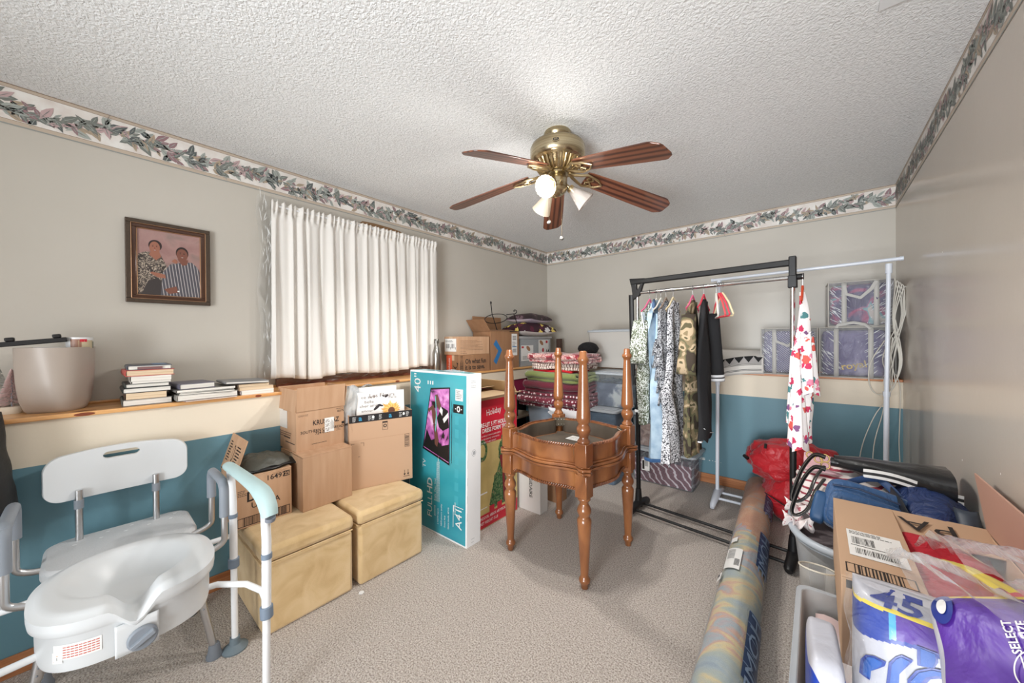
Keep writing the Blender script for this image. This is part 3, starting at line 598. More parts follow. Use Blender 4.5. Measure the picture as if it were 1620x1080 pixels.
# white carton and brown carton behind the tables
t = carton('white_carton', 'white carton lettered sideways, standing behind the stacked end tables', (-1.93, 2.16, 0), 0, .362, .10, .36, mat=M('white_carton', (206, 200, 194), .6), tape_top=False)
printing(t, lambda q: q.txt(FR, 'FRIGIDAIRE', .03, .262, .315, 0, bold=.02, rot=-PI/2), [ink])
carton('cardboard_carton', 'brown carton in the shadow behind the white lettered carton', (-1.86, 2.40, 0), 0, .30, .12, .34, mat=carddk)

# ---------------------------------------------------------------- things on the left ledge
t = thing('planter', 'large empty taupe planter with tapered body on the pine ledge', 'planter', (-2.545, -.088, ZL), 57)
pl = M('taupe_planter', (176, 163, 152), .38)
prof = [(0, .0, 4), (.066, .0, 4), (.074, .008, 3.8), (.087, .05, 3.4), (.097, .11, 2.8), (.105, .19, 2.4), (.1105, .275, 2.1)]
def f(u, v, off=0):
    k = v*(len(prof)-1); i = min(int(k), len(prof)-2); r, z, e = [prof[i][j]+(prof[i+1][j]-prof[i][j])*(k-i) for j in range(3)]
    a = 2*PI*u; q_ = (abs(math.cos(a))**e+abs(math.sin(a))**e)**(-1/e); r = max(0, r-off); return (r*q_*math.cos(a), r*q_*math.sin(a), z+(off if v < .3 else 0))
g = G(); g.grid(lambda u, v: f(u, v), 48, 24, wu=True); g.grid(lambda u, v: f(-u, v, .005), 48, 24, wu=True); g.ring([f(i/48, 1)[:2] for i in range(48)], [f(i/48, 1, .005)[:2] for i in range(48)], .273, .277); obj('pot', g, pl, t)
t = thing('mug', 'white mug with brown winter scene sitting inside the planter', 'mug', (-2.52, .0-.022, ZL+.222), 60)
g = G(); g.lathe([(.022, 0), (.03, .01), (.039, .04), (.041, .098), (.038, .098), (.034, .04), (.001, .02)], 28, cap=False); obj('cup', g, white, t)
q = G(); 
def cm(r): return lambda a, z: (r*math.cos(a), r*math.sin(a), z)
for a0, a1, z0, z1, mi in ((-1.7, -.9, .055, .09, 0), (-1.1, .1, .05, .085, 1), (-1.0, -.5, .078, .09, 2), (.0, .3, .05, .08, 3)): q.grid(lambda u, v: (.0418*math.cos(a0+(a1-a0)*u), .0418*math.sin(a0+(a1-a0)*u), z0+(z1-z0)*v), 6, 1, mi)
obj('printed_scene', q, [M('scene_brown', (150, 110, 90), .4), M('scene_tan', (196, 182, 150), .4), red, M('scene_grey', (120, 120, 110), .5)], t)
t = thing('trouser_hanger', 'black plastic clip hanger bar laid across the planter', 'hanger', (-2.50, -.27, ZL+.283), 0, rot=(math.radians(7), 0, math.radians(-2)))
g = G(); g.prism([(-.012, 0), (.012, 0), (.02, .215), (-.02, .215)], -.008, .012); obj('bar', g, black, t, bevel=.003)
for y in (.07, .19):
    g = G(); g.box(-.016, .016, y-.012, y+.012, .012, .028); obj('clip', g, black, t, bevel=.004)
g = G(); g.lathe([(.001, 0), (.045, .003), (.05, .012), (.047, .013), (.04, .006), (.001, .004)], 28); tag(obj('plastic_lid', g, white), 'round white plastic lid lying in the planter beside the mug', 'plastic_lid').location = (-2.545, -.1, ZL+.265)  # loose plastic lid resting in the planter
brm = M('pink_bristle', (226, 196, 192), .8); brw = M('white_bristle', (232, 230, 224), .8)
def brush(label, x, y, m, h=.15):
    t = thing('bottle_brush_tree', label, 'tree ornament', (x, y, ZL), 0, 'bottle brush trees')
    g = G(); g.lathe([(.001, 0), (.034, 0), (.036, .006), (.036, .026), (.033, .030), (.001, .030)], 20); obj('base', g, M('whitewashed_wood', (226, 212, 192), .7), t)
    g = G(); g.tube([(0, 0, .03), (0, 0, h+.035)], .0025, 6); obj('stem', g, grey, t)
    g = G(); rd = random.Random(2)
    for i in range(900):
        k = rd.random()**.8; z = .04+h*k; r = .042*(1-k)+.004; a = rd.uniform(0, 2*PI); c, s_ = math.cos(a), math.sin(a)
        g.add([(0, 0, z), (r*c-.0012*s_, r*s_+.0012*c, z-.008), (r*c+.0012*s_, r*s_-.0012*c, z-.006)], [(0, 1, 2)])
    o = obj('bristles', g, m, t, smooth=0); o['kind'] = 'stuff'
brush('pale pink bottle brush tree on a round wooden base, left of the planter', -2.60, -.208, brm)
brush('white bottle brush tree, leftmost thing on the pine ledge', -2.63, -.245, brw, .17)

# books
pgw = M('book_pages', (232, 228, 218), .8, pat=dict(k='noise', s=(2, 2, 500), st=[(.3, (214, 208, 198)), (.6, (240, 236, 228))])); pgt = M('old_book_pages', (220, 196, 164), .8, pat=dict(k='noise', s=(2, 2, 500), st=[(.3, (204, 176, 140)), (.6, (230, 208, 178))]))
def book(label, x, y, z, W, Dp, th, col, rz=90, pages=None, hard=True, group=None, cat='book', rot=None):
    cm_ = M('cover_%d_%d_%d' % col, col, .4); t = thing('book', label, cat, (x, y, z), rz, group, rot)
    c = .0025 if hard else .0008; pages = pages or pgw
    g = G(); g.box(.006, W-(.004 if hard else 0), (.003 if hard else 0), Dp-.003, c, th-c); obj('page_block', g, pages, t, smooth=0)
    g = G(); g.box(.004, W, 0, Dp, 0, c); g.box(.004, W, 0, Dp, th-c, th)
    n = 6; out = [(.006-.006*math.sin(PI*i/n), th/2-th/2*math.cos(PI*i/n)) for i in range(n+1)]; inn = [(.006-(.006-c)*math.sin(PI*i/n)*.8, th/2-(th/2-c)*math.cos(PI*i/n)) for i in range(n+1)]
    P = out+inn[::-1]; g.add([(a, y_, b) for y_ in (0, Dp) for a, b in P], [tuple(range(len(P)))]+[tuple(range(2*len(P)-1, len(P)-1, -1))]+[(i, len(P)+i, len(P)+(i+1) % len(P), (i+1) % len(P)) for i in range(len(P))])
    obj('cover', g, cm_, t, smooth=30); return t
gB = 'books in the tall stack on the pine ledge'
z = ZL; X = -2.425
for lab, y0, y1, th, col, pg, hard in (
    ('grey hardcover with white pages, lowest of the tall book stack', .098, .270, .030, (92, 94, 90), pgw, True),
    ('tan-paged paperback second from the bottom of the tall book stack', .107, .248, .030, (92, 70, 60), pgt, False),
    ('black hardcover with white pages above the tan-paged paperback', .100, .267, .023, (48, 50, 50), pgw, True),
    ('dark green-grey hardcover fourth from the bottom of the tall book stack', .109, .262, .019, (70, 76, 74), pgw, True),
    ('thinnest booklet in the tall book stack, halfway up', .128, .265, .010, (196, 192, 184), pgw, False),
    ('cream thick paperback just under the red-edged book', .124, .267, .025, (180, 172, 164), pgw, False),
    ('cream-paged book with a red spine, second from the top of the tall stack', .110, .279, .029, (196, 88, 82), pgt, True),
    ('slate hardcover with a maroon page edge on top of the tall book stack', .116, .269, .021, (78, 84, 96), pgw, True)):
    t = book(lab, X+R.uniform(-.01, .008), y0, z, y1-y0, .215, th, col, 90+R.uniform(-1.5, 1.5), pg, hard, gB); z += th
q = G(); q.rect(FR, .035, .12, .003, .014, 0, .0035); q.rect(TP(.021), .09, .14, .03, .19, 1, .0005); q.rect(TP(.021), .02, .085, .05, .17, 2, .0005); obj('cover_print', q, [M('maroon_edge', (128, 92, 92), .5), M('sky_print', (96, 130, 170), .4), M('dusk_print', (112, 108, 112), .4)], t, smooth=0)
gM = 'books and magazines in the middle stack on the ledge'
z = ZL
book('brown leaflet sticking out over the ledge edge under the middle stack', -2.365, .305, z, .215, .16, .004, (170, 130, 116), 95, hard=False, group=gM); z += .004
book('wide white-paged art book near the bottom of the middle stack', -2.385, .278, z, .25, .24, .030, (150, 148, 142), 93, group=gM); z += .03
for k, (c_, a) in enumerate((((110, 108, 102), 88), ((150, 146, 138), 95))):
    book(('dark grey magazine resting on the wide art book', 'light grey magazine third from the top of the middle stack')[k], -2.39, .284+.004*k, z, .225, .25, .006, c_, a, hard=False, group=gM); z += .006
book('glossy black and silver magazine under the violet-grey book', -2.385, .276, z, .24, .27, .012, (118, 116, 112), 94, hard=False, group=gM); z += .0125
book('small violet-grey hardcover with white pages on top of the magazines', -2.41, .292, z, .145, .20, .027, (106, 104, 120), 96, group=gM)
gS = 'books in the low stack beside the curtain'
z = ZL
book('white paperback at the bottom of the low stack beside the curtain', -2.41, .540, z, .158, .21, .025, (216, 204, 204), 90, hard=False, group=gS); z += .025
book('peach-paged paperback second from the bottom beside the curtain', -2.41, .530, z, .166, .21, .019, (178, 150, 126), 90, pgt, False, gS); z += .019
book('cream paperback below the grey cover beside the curtain', -2.415, .528, z, .148, .2, .016, (150, 128, 112), 90, pgt, False, gS); z += .017
book('thin tilted grey hardcover topmost beside the curtain', -2.40, .470, z+.008, .205, .2, .012, (128, 128, 130), 90, group=gS, rot=(0, math.radians(2), math.radians(90)))

# dark jacket hanging in at the left edge
t = thing('jacket', 'black padded jacket bundled at the left edge of the photo', 'jacket', (-2.30, -.235, .68), 0)
jk = M('black_jacket', (34, 34, 34), .6, bump=(14, .5)); jn = M('navy_lining', (30, 36, 54), .6, bump=(30, .4))
g = G(); g.grid(lambda u, v: ((.07+.03*math.sin(v*3))*math.cos(2*PI*u)-.02, (.06+.02*v+.012*fbm(math.cos(u*6.28)*2, math.sin(u*6.28)*2, v*4))*math.sin(2*PI*u)-.055+.07*(1-v)*.8, .36*v+.01), 30, 20, wu=True); obj('shell', g, jk, t, smooth=180)
g = G(); g.grid(lambda u, v: ((.06)*math.cos(2*PI*u)-.01, (.055+.01*fbm(u*6, v*4, 2))*math.sin(2*PI*u)-.02, -.16+.25*v), 30, 16, wu=True); obj('lining', g, jn, t, smooth=180)

# ---------------------------------------------------------------- things on the ledge right of the curtain
t = thing('steel_bottle', 'brushed steel drinking bottle on the ledge beside the curtain', 'bottle', (-2.50, 1.945, ZL))
g = G(); g.lathe([(.001, 0), (.034, 0), (.036, .006), (.036, .17), (.033, .195), (.022, .23), (.017, .255), (.017, .268)], 28); obj('body', g, M('brushed_steel', (160, 158, 154), .28, 1), t)
g = G(); g.lathe([(.021, .268), (.022, .272), (.022, .300), (.019, .305), (.001, .305)], 24); obj('cap', g, M('steel_cap', (140, 138, 134), .3, 1), t)
t = carton('shipping_carton', 'low shipping carton printed Oh what fun it is to save', (-2.412, 2.118, ZL), 90, .395, .165, .160, mat=carddk)
def f(q):
    q.txt(FR, 'Oh what fun', .044, .078, .080, 0, bold=.035, sx=.86); q.txt(FR, 'it is to save.', .044, .076, .026, 0, bold=.035, sx=.86)
    q.frame(FR, .018, .052, .0, .10, .003, 0); q.bars(FR, .02, .05, .0, .095, 14, 0, vert=True); q.rect(FR, .02, .05, .108, .111, 0)
    for u in (.026, .041): q.rect(FR, u, u+.003, .118, .15, 0); q.poly(FR, [(u-.005, .143), (u+.008, .143), (u+.0015, .154)], 0)
    S_ = SL(.165); q.rect(S_, .0, .075, 0, .16, 1, .0008); q.txt(S_, 'lithium', .03, .05, .02, 2, .0012, rot=PI/2)
    pts = [(.09+.06*i/10, .07-.02*math.sin(PI*i/10)) for i in range(11)]; q.poly(S_, pts+[(a, b-.006-.006*math.sin(PI*i/10)) for i, (a, b) in list(enumerate(pts))[::-1]], 0, .0006); q.poly(S_, [(.135, .095), (.158, .09), (.15, .062), (.145, .08)], 0, .0006)
printing(t, f, [ink, M('orange_red_label', (226, 96, 62), .5), paper])
t = carton('shipping_carton', 'long carton with rows of small print and a white address label on its end', (-2.415, 2.112, ZL+.161), 90, .40, .185, .165, mat=card)
def f(q):
    q.lines(FR, .03, .33, .13, 8, .012, .003, 0); q.lines(FR, .03, .12, .03, 2, .014, .004, 0, seed=8)
    S_ = SL(.185); q.rect(S_, .01, .165, .03, .145, 1, .0008); q.bars(S_, .025, .08, .06, .1, 12, 2, .0012); q.bars(S_, .095, .145, .06, .1, 10, 2, .0012, seed=4); q.lines(S_, .02, .15, .13, 2, .01, .004, 2, .0012); q.rect(S_, .085, .09, .05, .07, 2, .0012); q.rect(S_, .15, .155, .05, .07, 2, .0012)
printing(t, f, [inkl, paper, ink])
t = carton('shipping_carton', 'open carton with a blue chevron on its front, flaps up', (-2.415, 2.535, ZL), 90, .43, .25, .375, mat=carddk, opened=True, flaps=(('l', 128, .15), ('b', 92, .16, cardin), ('f', 10, .12)))
bluei = M('chevron_blue', (44, 112, 168), .6)
def f(q):
    q.poly(FR, [(.035, .25), (.075, .295), (.16, .19), (.075, .05), (.035, .085), (.105, .185)], 0); q.rect(FR, .31, .40, .13, .355, 1, .0006); q.bars(FR, .325, .385, .29, .335, 8, 2, .001, vert=True); q.lines(FR, .32, .39, .27, 4, .012, .004, 2, .001); q.bars(FR, .325, .385, .16, .2, 8, 2, .001, vert=True); q.rect(FR, .32, .39, .215, .225, 0, .001)
printing(t, f, [bluei, paper, ink])
# wire plate stand
t = thing('wire_stand', 'black scrolled wire plate stand leaning out of the chevron carton', 'wire stand', (-2.50, 2.70, 1.42), 55)
wm = M('black_iron', (18, 18, 20), .4, .3); g = G(); g.tube([(.115*math.cos(a*PI/16), .115*math.sin(a*PI/16)*.9, .10+.05*math.sin(a*PI/16)+.02*math.cos(a*PI/16)) for a in range(32)], .004, 6, closed=True); obj('hoop', g, wm, t)
def scroll(p, d, r): return [tuple(Vector(p)+Vector((d*r*(1-k/14)*math.cos(-PI/2+k*.5)+0, 0, r*(1-k/14)*math.sin(-PI/2+k*.5)+r))) for k in range(12)]
for pts in ([(-.05, 0, .25), (-.04, 0, .15), (0, 0, .02), (.02, 0, -.045)], [(-.11, 0, .08), (-.17, 0, .045)]+scroll((-.19, 0, .0), -1, .025), [(.11, 0, .14), (.19, 0, .15)]+scroll((.2, 0, .15), 1, .026), [(.19, 0, .15), (.22, 0, .06), (.25, 0, -.03), (.2, 0, -.03), (.02, 0, -.045)]):
    g = G(); g.tube(pts, .0045, 6); obj('wire_arm', g, wm, t)
g = G(); g.ball((-.05, 0, .26), (.009, .009, .016)); obj('finial', g, wm, t)
# tub with labels
clearb = CL('clear_tub_plastic', (226, 232, 236), .22, .12)
t = thing('plastic_tub', 'clear lidded food tub with red-white product cards, in the ledge corner', 'tub', (-2.43, 3.0, ZL), 90)
g = G(); g.ring([(.02, .01), (.60, .01), (.60, .24), (.02, .24)], [(.026, .016), (.594, .016), (.594, .234), (.026, .234)], 0, .30); g.box(.02, .60, .01, .24, 0, .005); obj('body', g, clearb, t, bevel=.01)
g = G(); g.box(0, .62, 0, .255, .30, .33); obj('lid', g, CL('tub_lid', (235, 236, 238), .5), t, bevel=.01)
g = G(); g.box(.05, .27, .04, .2, .005, .22); g.box(.31, .57, .04, .2, .005, .25); obj('contents', g, [M('tub_contents', (120, 118, 122), .9, pat=dict(s=26, st=[(.35, (84, 84, 92)), (.5, (150, 150, 150)), (.65, (196, 190, 176))]))], t, bevel=.03)
def f(q):
    e = .011; F2 = ((0, .0095, 0), (1, 0, 0), (0, 0, 1))
    for u0, u1, v0, v1, s_ in ((.03, .25, .06, .23, 1), (.35, .555, .12, .29, 2)):
        q.rect(F2, u0, u1, v0, v1, 0); q.rect(F2, u0+.01, u0+.05, v1-.03, v1-.01, 1, .0004) if s_ == 1 else q.rect(F2, u1-.06, u1-.02, v1-.04, v1-.01, 1, .0004)
        q.disc(F2, u0+.13 if s_ == 1 else u0+.06, v1-.035, .04, .022, 2, .0004, a0=-.6); q.disc(F2, u0+.09, v0+.05, .02, .025, 1, .0006) if s_ == 2 else q.lines(F2, u0+.03, u1-.03, v0+.05, 3, .014, .006, 3, .0004)
    q.txt(F2, '64', .05, .50, .135, 3, .0006, bold=.02)
printing(t, f, [paper, M('label_red', (196, 44, 54), .5), M('cookie_brown', (168, 122, 88), .6), ink], 'product_card')
def pillow(name, label, loc, rz, W, Dp, th, mt, mb, seed, cat='pillow', group=None):
    t = thing(name, label, cat, loc, rz, group)
    def f(u, v):
        a, b = 2*u-1, 2*v-1; k = max(0, (1-abs(a)**2.6)*(1-abs(b)**2.6))**.42; pin = 1-.09*(1-abs(a))*abs(b)**3-.0; pin2 = 1-.09*(1-abs(b))*abs(a)**3
        return a*W/2*pin2, b*Dp/2*pin, k*th/2*1.5*(1+.12*fbm(a*2, b*2, seed))
    g = G(); g.grid(lambda u, v: (lambda p: (p[0], p[1], p[2]+.012*(abs(p[0])/W*2)**2))(f(u, v)), 26, 26, 0); obj('cover_front', g, mt, t, smooth=180)
    g = G(); g.grid(lambda u, v: (lambda p: (p[0], p[1], -p[2]*.33+.012*(abs(p[0])/W*2)**2))(f(1-u, v)), 26, 26, 0); obj('cover_back', g, mb, t, smooth=180)
    return t
flor = M('maroon_yellow_flowers', (58, 22, 38), .7, pat=dict(k='spots', s=12, thr=.42, warp=.8, ns=2.5, st=[(0, (236, 212, 110)), (.4, (236, 220, 140)), (.55, (92, 26, 52)), (.8, (226, 222, 222))]))
dk = M('dark_aubergine_print', (58, 42, 46), .6, pat=dict(s=11, hard=True, st=[(0, (48, 34, 38)), (.5, (66, 46, 52)), (.6, (120, 96, 104)), (.66, (52, 36, 40))]))
pillow('pillow', 'maroon pillow with yellow flowers lying on the clear tub', (-2.52, 3.28, ZL+.372), 88, .60, .38, .15, flor, M('cream_pillow_back', (226, 218, 214), .8), 1, group='throw pillows on the tub')
pillow('pillow', 'dark aubergine pillow with lilac underside, topmost in the corner', (-2.52, 3.30, ZL+.505), 96, .50, .34, .11, dk, M('lilac_pillow_back', (206, 192, 206), .7), 2, group='throw pillows on the tub')
g = G(); g.box(0, .05, 0, .06, 0, .30); tag(obj('wooden_post', g, M('dark_wood', (82, 60, 50), .6), bevel=.004), 'dark wooden block standing in the ledge corner behind the tub', 'wood block').location = (-2.44, 3.72, ZL)
# small things inside the cubby
for k, (y, z, w_, h_, c_) in enumerate(((2.56, .48, .14, .17, (40, 52, 42)), (2.74, .48, .10, .13, (62, 54, 52)), (2.58, .10, .2, .2, (190, 176, 160)), (2.84, .10, .18, .14, (190, 36, 48)), (2.88, .48, .12, .2, (24, 24, 26)))):
    t = carton('small_box', ('dark green printed box on the shelf inside the cubby', 'brown small box on the cubby shelf', 'pale box on the cubby floor', 'red box on the cubby floor near the clear bin', 'black box at the right of the cubby shelf')[k], (-2.46, y, z), 90, w_, .14, h_, mat=M('small_box_%d' % k, c_, .6), tape_top=False)
    def f(q, w_=w_, h_=h_): q.rect(FR, .2*w_, .4*w_, .1*h_, .55*h_, 0); q.rect(FR, .55*w_, .8*w_, .1*h_, .5*h_, 0)
    if k == 0: printing(t, f, [paper])
# ---------------------------------------------------------------- shower chair
wp = M('white_seat_plastic', (214, 217, 219), .36, coat=.1); wpt = M('white_textured_seat', (206, 208, 210), .45, bump=(160, .3))
t = thing('shower_chair', 'white shower chair with slotted backrest and grey padded arms, by the teal wall', 'chair', (-2.1, .09, 0), 90)
def rrect(x0, x1, y0, y1, r, n=6):
    P = []
    for cx, cy, a in ((x1-r, y1-r, 0), (x0+r, y1-r, 90), (x0+r, y0+r, 180), (x1-r, y0+r, 270)):
        for i in range(n+1): b = math.radians(a+90*i/n); P.append((cx+r*math.cos(b), cy+r*math.sin(b)))
    return P
# backrest with hand slot, gently curved
xs = [.213*math.sin(PI/2*(-1+2*i/84)) for i in range(85)]; g = G(); vs = []; fs = []
def sl_(x):
    a_ = max(0, abs(x)-.040); h_ = math.sqrt(max(0, .0145**2-a_**2)); return h_
for x in xs:
    e_ = max(0, (abs(x)-.165)/.048); rnd = .048*(1-math.sqrt(max(0, 1-e_**2))); zt_ = .100-.45*x*x-rnd; zb_ = -.098+.10*x*x+rnd*.9; h_ = sl_(x) if abs(x) < .0545 else .004; w_ = min(1, max(0, (abs(x)-.0545)/.08)); cz_ = .062*(1-w_)+(zb_+.78*(zt_-zb_))*w_
    for z in [zb_+(cz_-h_-zb_)*k/5 for k in range(6)]+[cz_+h_+(zt_-cz_-h_)*k/3 for k in range(4)]: vs.append((x+.004, .247-.55*x*x, .758+z))
for i in range(84):
    for k in range(9):
        if k == 5 and abs((xs[i]+xs[i+1])/2) < .0545: continue
        fs.append((i*10+k, (i+1)*10+k, (i+1)*10+k+1, i*10+k+1))
g.add(vs, fs); o_ = obj('backrest', g, wp, t, smooth=60, solid=.022); b_ = o_.modifiers.new('b', 'BEVEL'); b_.width = .005; b_.segments = 3; b_.limit_method = 'ANGLE'; b_.angle_limit = math.radians(60)
for x in (-.118, .108):
    g = G(); g.tube([(x, .212, .44), (x, .218, .70)], .0115, 14); p = obj('backrest_post', g, alu, t)
    g = G(); g.tube([(x, .216, .625), (x, .2165, .66)], .014, 14); obj('collar', g, grey, p)
g = G(); P = rrect(-.208, .218, -.06, .262, .07); g.prism(P, .452, .497); P2 = rrect(-.204, .214, -.056, .258, .066); 
so = obj('seat', g, wpt, t, bevel=.012)
q = G()
for r_ in range(2):
    for c in range(5): q.disc(TP(.497), -.13+c*.07+r_*.02, .165+r_*.05, .007, .005, 0, .0006, n=12)
obj('drain_dimple', q, M('dimple', (242, 244, 245), .5), so)
for x, y, kx in ((.215, -.17, 1), (-.215, -.17, -1), (.19, .21, 1), (-.185, .16, -1)):
    a = Vector((x*.8, y*.95, .455)); b = Vector((x+.024*kx, y-.02, .0)); m_ = a+(b-a)*.48
    g = G(); g.tube([a, a+(b-a)*.52], .0145, 16); lg = obj('leg', g, alu, t)
    g = G(); g.tube([a+(b-a)*.05, a+(b-a)*.12], .018, 16); obj('leg_collar', g, grey, lg)
    g = G(); g.tube([m_, b+Vector((0, 0, .03))], .0125, 16); obj('extension', g, alu, lg)
    q = G()
    for k in range(4): q.ball(a+(b-a)*(.38+.05*k)+Vector((.0, -.0145, 0)), .003, 0, 8)
    obj('push_button', q, grey, lg)
    g = G(); g.lathe([(.001, 0), (.027, 0), (.028, .008), (.022, .022), (.0185, .05), (.0165, .055), (.001, .055)], 20, (b.x, b.y, 0)); obj('rubber_foot', g, M('grey_rubber', (112, 118, 126), .7), lg)
for sg, yf, yr in ((1, -.30, -.04), (-1, -.23, .06)):
    x1 = .262*sg
    pts = [(.19*sg, yr, .475)]+[(.19*sg+(x1-.19*sg)*math.sin(a*PI/12), yr, .51-.035*math.cos(a*PI/12)) for a in range(1, 7)]+[(x1, yr, .64)]
    pts2 = [(.19*sg, yf+.03, .475)]+[(.19*sg+(x1-.19*sg)*math.sin(a*PI/12), yf+.03, .51-.035*math.cos(a*PI/12)) for a in range(1, 7)]+[(x1, yf+.03, .62)]
    g = G(); g.tube(pts, .011, 12); obj('arm_tube', g, alu, t); g = G(); g.tube(pts2, .011, 12); obj('arm_tube', g, alu, t)
    pad = [(x1, yr, .615), (x1, yr, .70), (x1, yr-.015, .725), (x1, yr-.04, .735), (x1, yf+.07, .735), (x1, yf+.045, .725), (x1, yf+.03, .70), (x1, yf+.03, .60)]
    g = G(); g.tube(crs(pad, 3), .0165, 14); obj('arm_pad', g, grey, t)

# ---------------------------------------------------------------- raised toilet seat
t = thing('raised_toilet_seat', 'thick white raised toilet seat with grey knob and warning sticker, set on the shower chair', 'toilet seat', (-1.762, .088, .385), 90)
def ro(a):
    c, s_ = math.cos(a), math.sin(a); e = 2.7 if s_ < 0 else 2.3; k = (abs(c)**e+abs(s_)**e)**(-1/e); return .212*k*c, .208*k*s_
def zt(x, y, r):
    sm = lambda t_: max(0, min(1, t_))**2*(3-2*max(0, min(1, t_)))
    rim = 1-sm((r-.86)/.14)*.18
    bx, by_ = x/.135, (y-.01)/.13; br = math.hypot(bx, by_)
    bowl = sm((1.18-br)/.75)
    nt_ = sm(1-abs(x)/.062)*sm((-y-.02)/.10)
    return .168-.012*(1-rim)*6-.078*bowl-.058*nt_*(1-bowl*.5)+.01*(y/.2)
g = G()
NR, NA = 26, 96; vs = []; fs = []
for j in range(NR+1):
    r = j/NR
    for i in range(NA):
        a = 2*PI*i/NA; X_, Y_ = ro(a); x, y = X_*r, Y_*r; vs.append((x, y, zt(x, y, r)))
for k, (sc_, z_) in enumerate(((1.0, None), (.998, .128), (.988, .112), (.955, .104), (.93, .098), (.925, .02), (.905, 0))):
    if k == 0: continue
    for i in range(NA):
        a = 2*PI*i/NA; X_, Y_ = ro(a); vs.append((X_*sc_, Y_*sc_, min(z_, zt(X_, Y_, 1)-.006*k) if k < 5 else z_))
T = NR+7
for j in range(T-1):
    for i in range(NA): k = (i+1) % NA; fs.append((j*NA+i, j*NA+k, (j+1)*NA+k, (j+1)*NA+i))
fs.append(tuple((T-1)*NA+i for i in range(NA))[::-1])
g.add(vs, fs); obj('seat_body', g, wp, t, smooth=50)
g = G(); g.grid(lambda u, v: (-.044+.092*u, -.196-.006*math.cos((u-.5)*1.6), -.002+.092*v), 16, 6); g.x = Matrix.Translation((0, -.206, .05)) @ Matrix.Rotation(PI/2, 4, 'X'); fp = obj('clamp_plate', g, wp, t, solid=.006, smooth=40)
g = G(); g.x = Matrix.Translation((.012, -.208, .032)) @ Matrix.Rotation(PI/2, 4, 'X'); g.lathe([(.034, 0), (.034, .006), (.031, .010), (.001, .010)], 28, cap=False); g.x = g.x @ Matrix.Rotation(.5, 4, 'Z'); g.box(-.029, .029, -.007, .007, .008, .022); kn = obj('knob', g, grey, t, bevel=.002)
fcs = lambda u, v: ((lambda a: (ro(a)[0]*.927, ro(a)[1]*.927-.0012, v))(-PI/2+u/.19))
q = G(); q.grid(lambda u, v: fcs(-.155+.09*u, .038+.042*v), 14, 3, 0)
FX = lambda u, v: (fcs(u, v)[0], fcs(u, v)[1]-.0006, fcs(u, v)[2])
for k in range(5):
    for s_ in range(9): q.grid(lambda a, b: FX(-.135+.0075*s_+.006*a, .043+.007*k+.0028*b), 1, 1, 1)
q.grid(lambda a, b: FX(-.158+.022*a, .030+.03*b), 3, 1, 0); q.add([FX(-.156, .034), FX(-.138, .034), FX(-.147, .053)], [(0, 1, 2)], 2)
q.grid(lambda a, b: (FX(-.148+.002*a, .039+.008*b)[0], FX(-.148, .04)[1]-.0008, .039+.008*b), 1, 1, 3)
obj('warning_sticker', q, [paper, M('sticker_red', (196, 96, 80), .5), M('warning_orange', (226, 150, 50), .5), ink], t)

# ---------------------------------------------------------------- white safety frame round the toilet seat
t = thing('toilet_safety_frame', 'white steel safety frame with a pale green armrest in front of the tan ottoman', 'safety frame', (-1.7, .1, 0))
wtube = M('white_enamel_tube', (236, 238, 240), .25, coat=.4); sage = M('sage_foam', (172, 196, 196), .55); sgrey = M('slate_collar', (116, 130, 146), .45)
def fr_side(y, yo):
    for x, xb, nm in ((-1.905, -1.892, 0), (-1.445, -1.478, 1)):
        X, Y = x+1.7, y-.1; dx = xb-x
        g = G(); g.tube([(X, Y-.006, .755 if nm == 0 else .725), (X+dx*.3, Y, .62), (X+dx*.6, Y, .37)], .0145, 16); lg = obj('leg', g, wtube, t)
        g = G(); g.tube([(X+dx*.55, Y, .40), (X+dx, Y, .03)], .0122, 16); obj('leg_extension', g, wtube, lg)
        g = G(); g.tube([(X+dx*.5, Y, .345), (X+dx*.6, Y, .385)], .020, 16); obj('leg_clamp', g, sgrey, lg, bevel=.003)
        g = G(); g.tube([(X+dx*.3, Y, .555), (X+dx*.3, Y, .572)], .0165, 16); obj('leg_band', g, sgrey, lg)
        g = G(); g.lathe([(.001, 0), (.045, 0), (.046, .006), (.034, .014), (.020, .024), (.0175, .05), (.001, .052)], 28, (X+dx, Y, 0)); obj('suction_foot', g, M('slate_rubber', (108, 122, 130), .6), lg)
    Y = y-.1
    pts = [(-.225, Y-.012, .770), (-.19, Y-.012, .778), (.0, Y-.004, .776), (.12, Y+.0, .774), (.185, Y+.002, .768), (.225, Y+.004, .752), (.252, Y+.005, .728), (.264, Y+.006, .704)]
    rs = [.015, .019, .021, .023, .026, .026, .025, .022]; q_ = crs(pts, 4); rr2 = [rs[min(7, i//4)]+(rs[min(7, i//4+1)]-rs[min(7, i//4)])*(i % 4)/4 for i in range(len(q_))]
    g = G(); g.tube(q_, rr2, 18, flat=1.1); obj('armrest', g, sage, t, smooth=60)
    g = G(); g.tube([(.266, Y+.006, .703), (.262, Y+.006, .690)], .0165, 14); obj('armrest_plug', g, M('slate_plug', (120, 124, 132), .5), t)
fr_side(.395, 0); fr_side(-.42, 0)
g = G(); g.tube([(-.205, .295, .478), (-.205, .0, .482), (-.205, -.52, .485)], .0105, 12); obj('rear_crossbar', g, wtube, t)
pts = [(.238, .30, .345), (.225, .302, .375), (.17, .30, .405), (.10, .27, .415), (.02, .20, .415), (-.005, .1, .415), (-.005, -.1, .415), (.02, -.3, .415), (.12, -.48, .41), (.225, -.52, .37), (.238, -.52, .34)]
g = G(); g.tube([Vector(pts[0])]+[Vector(pts[i]).lerp(Vector(pts[i+1]), .5) if k else Vector(pts[i]) for i in range(1, len(pts)-1) for k in (0, 1)]+[Vector(pts[-1])], .0105, 12); obj('front_crossbar', g, wtube, t)

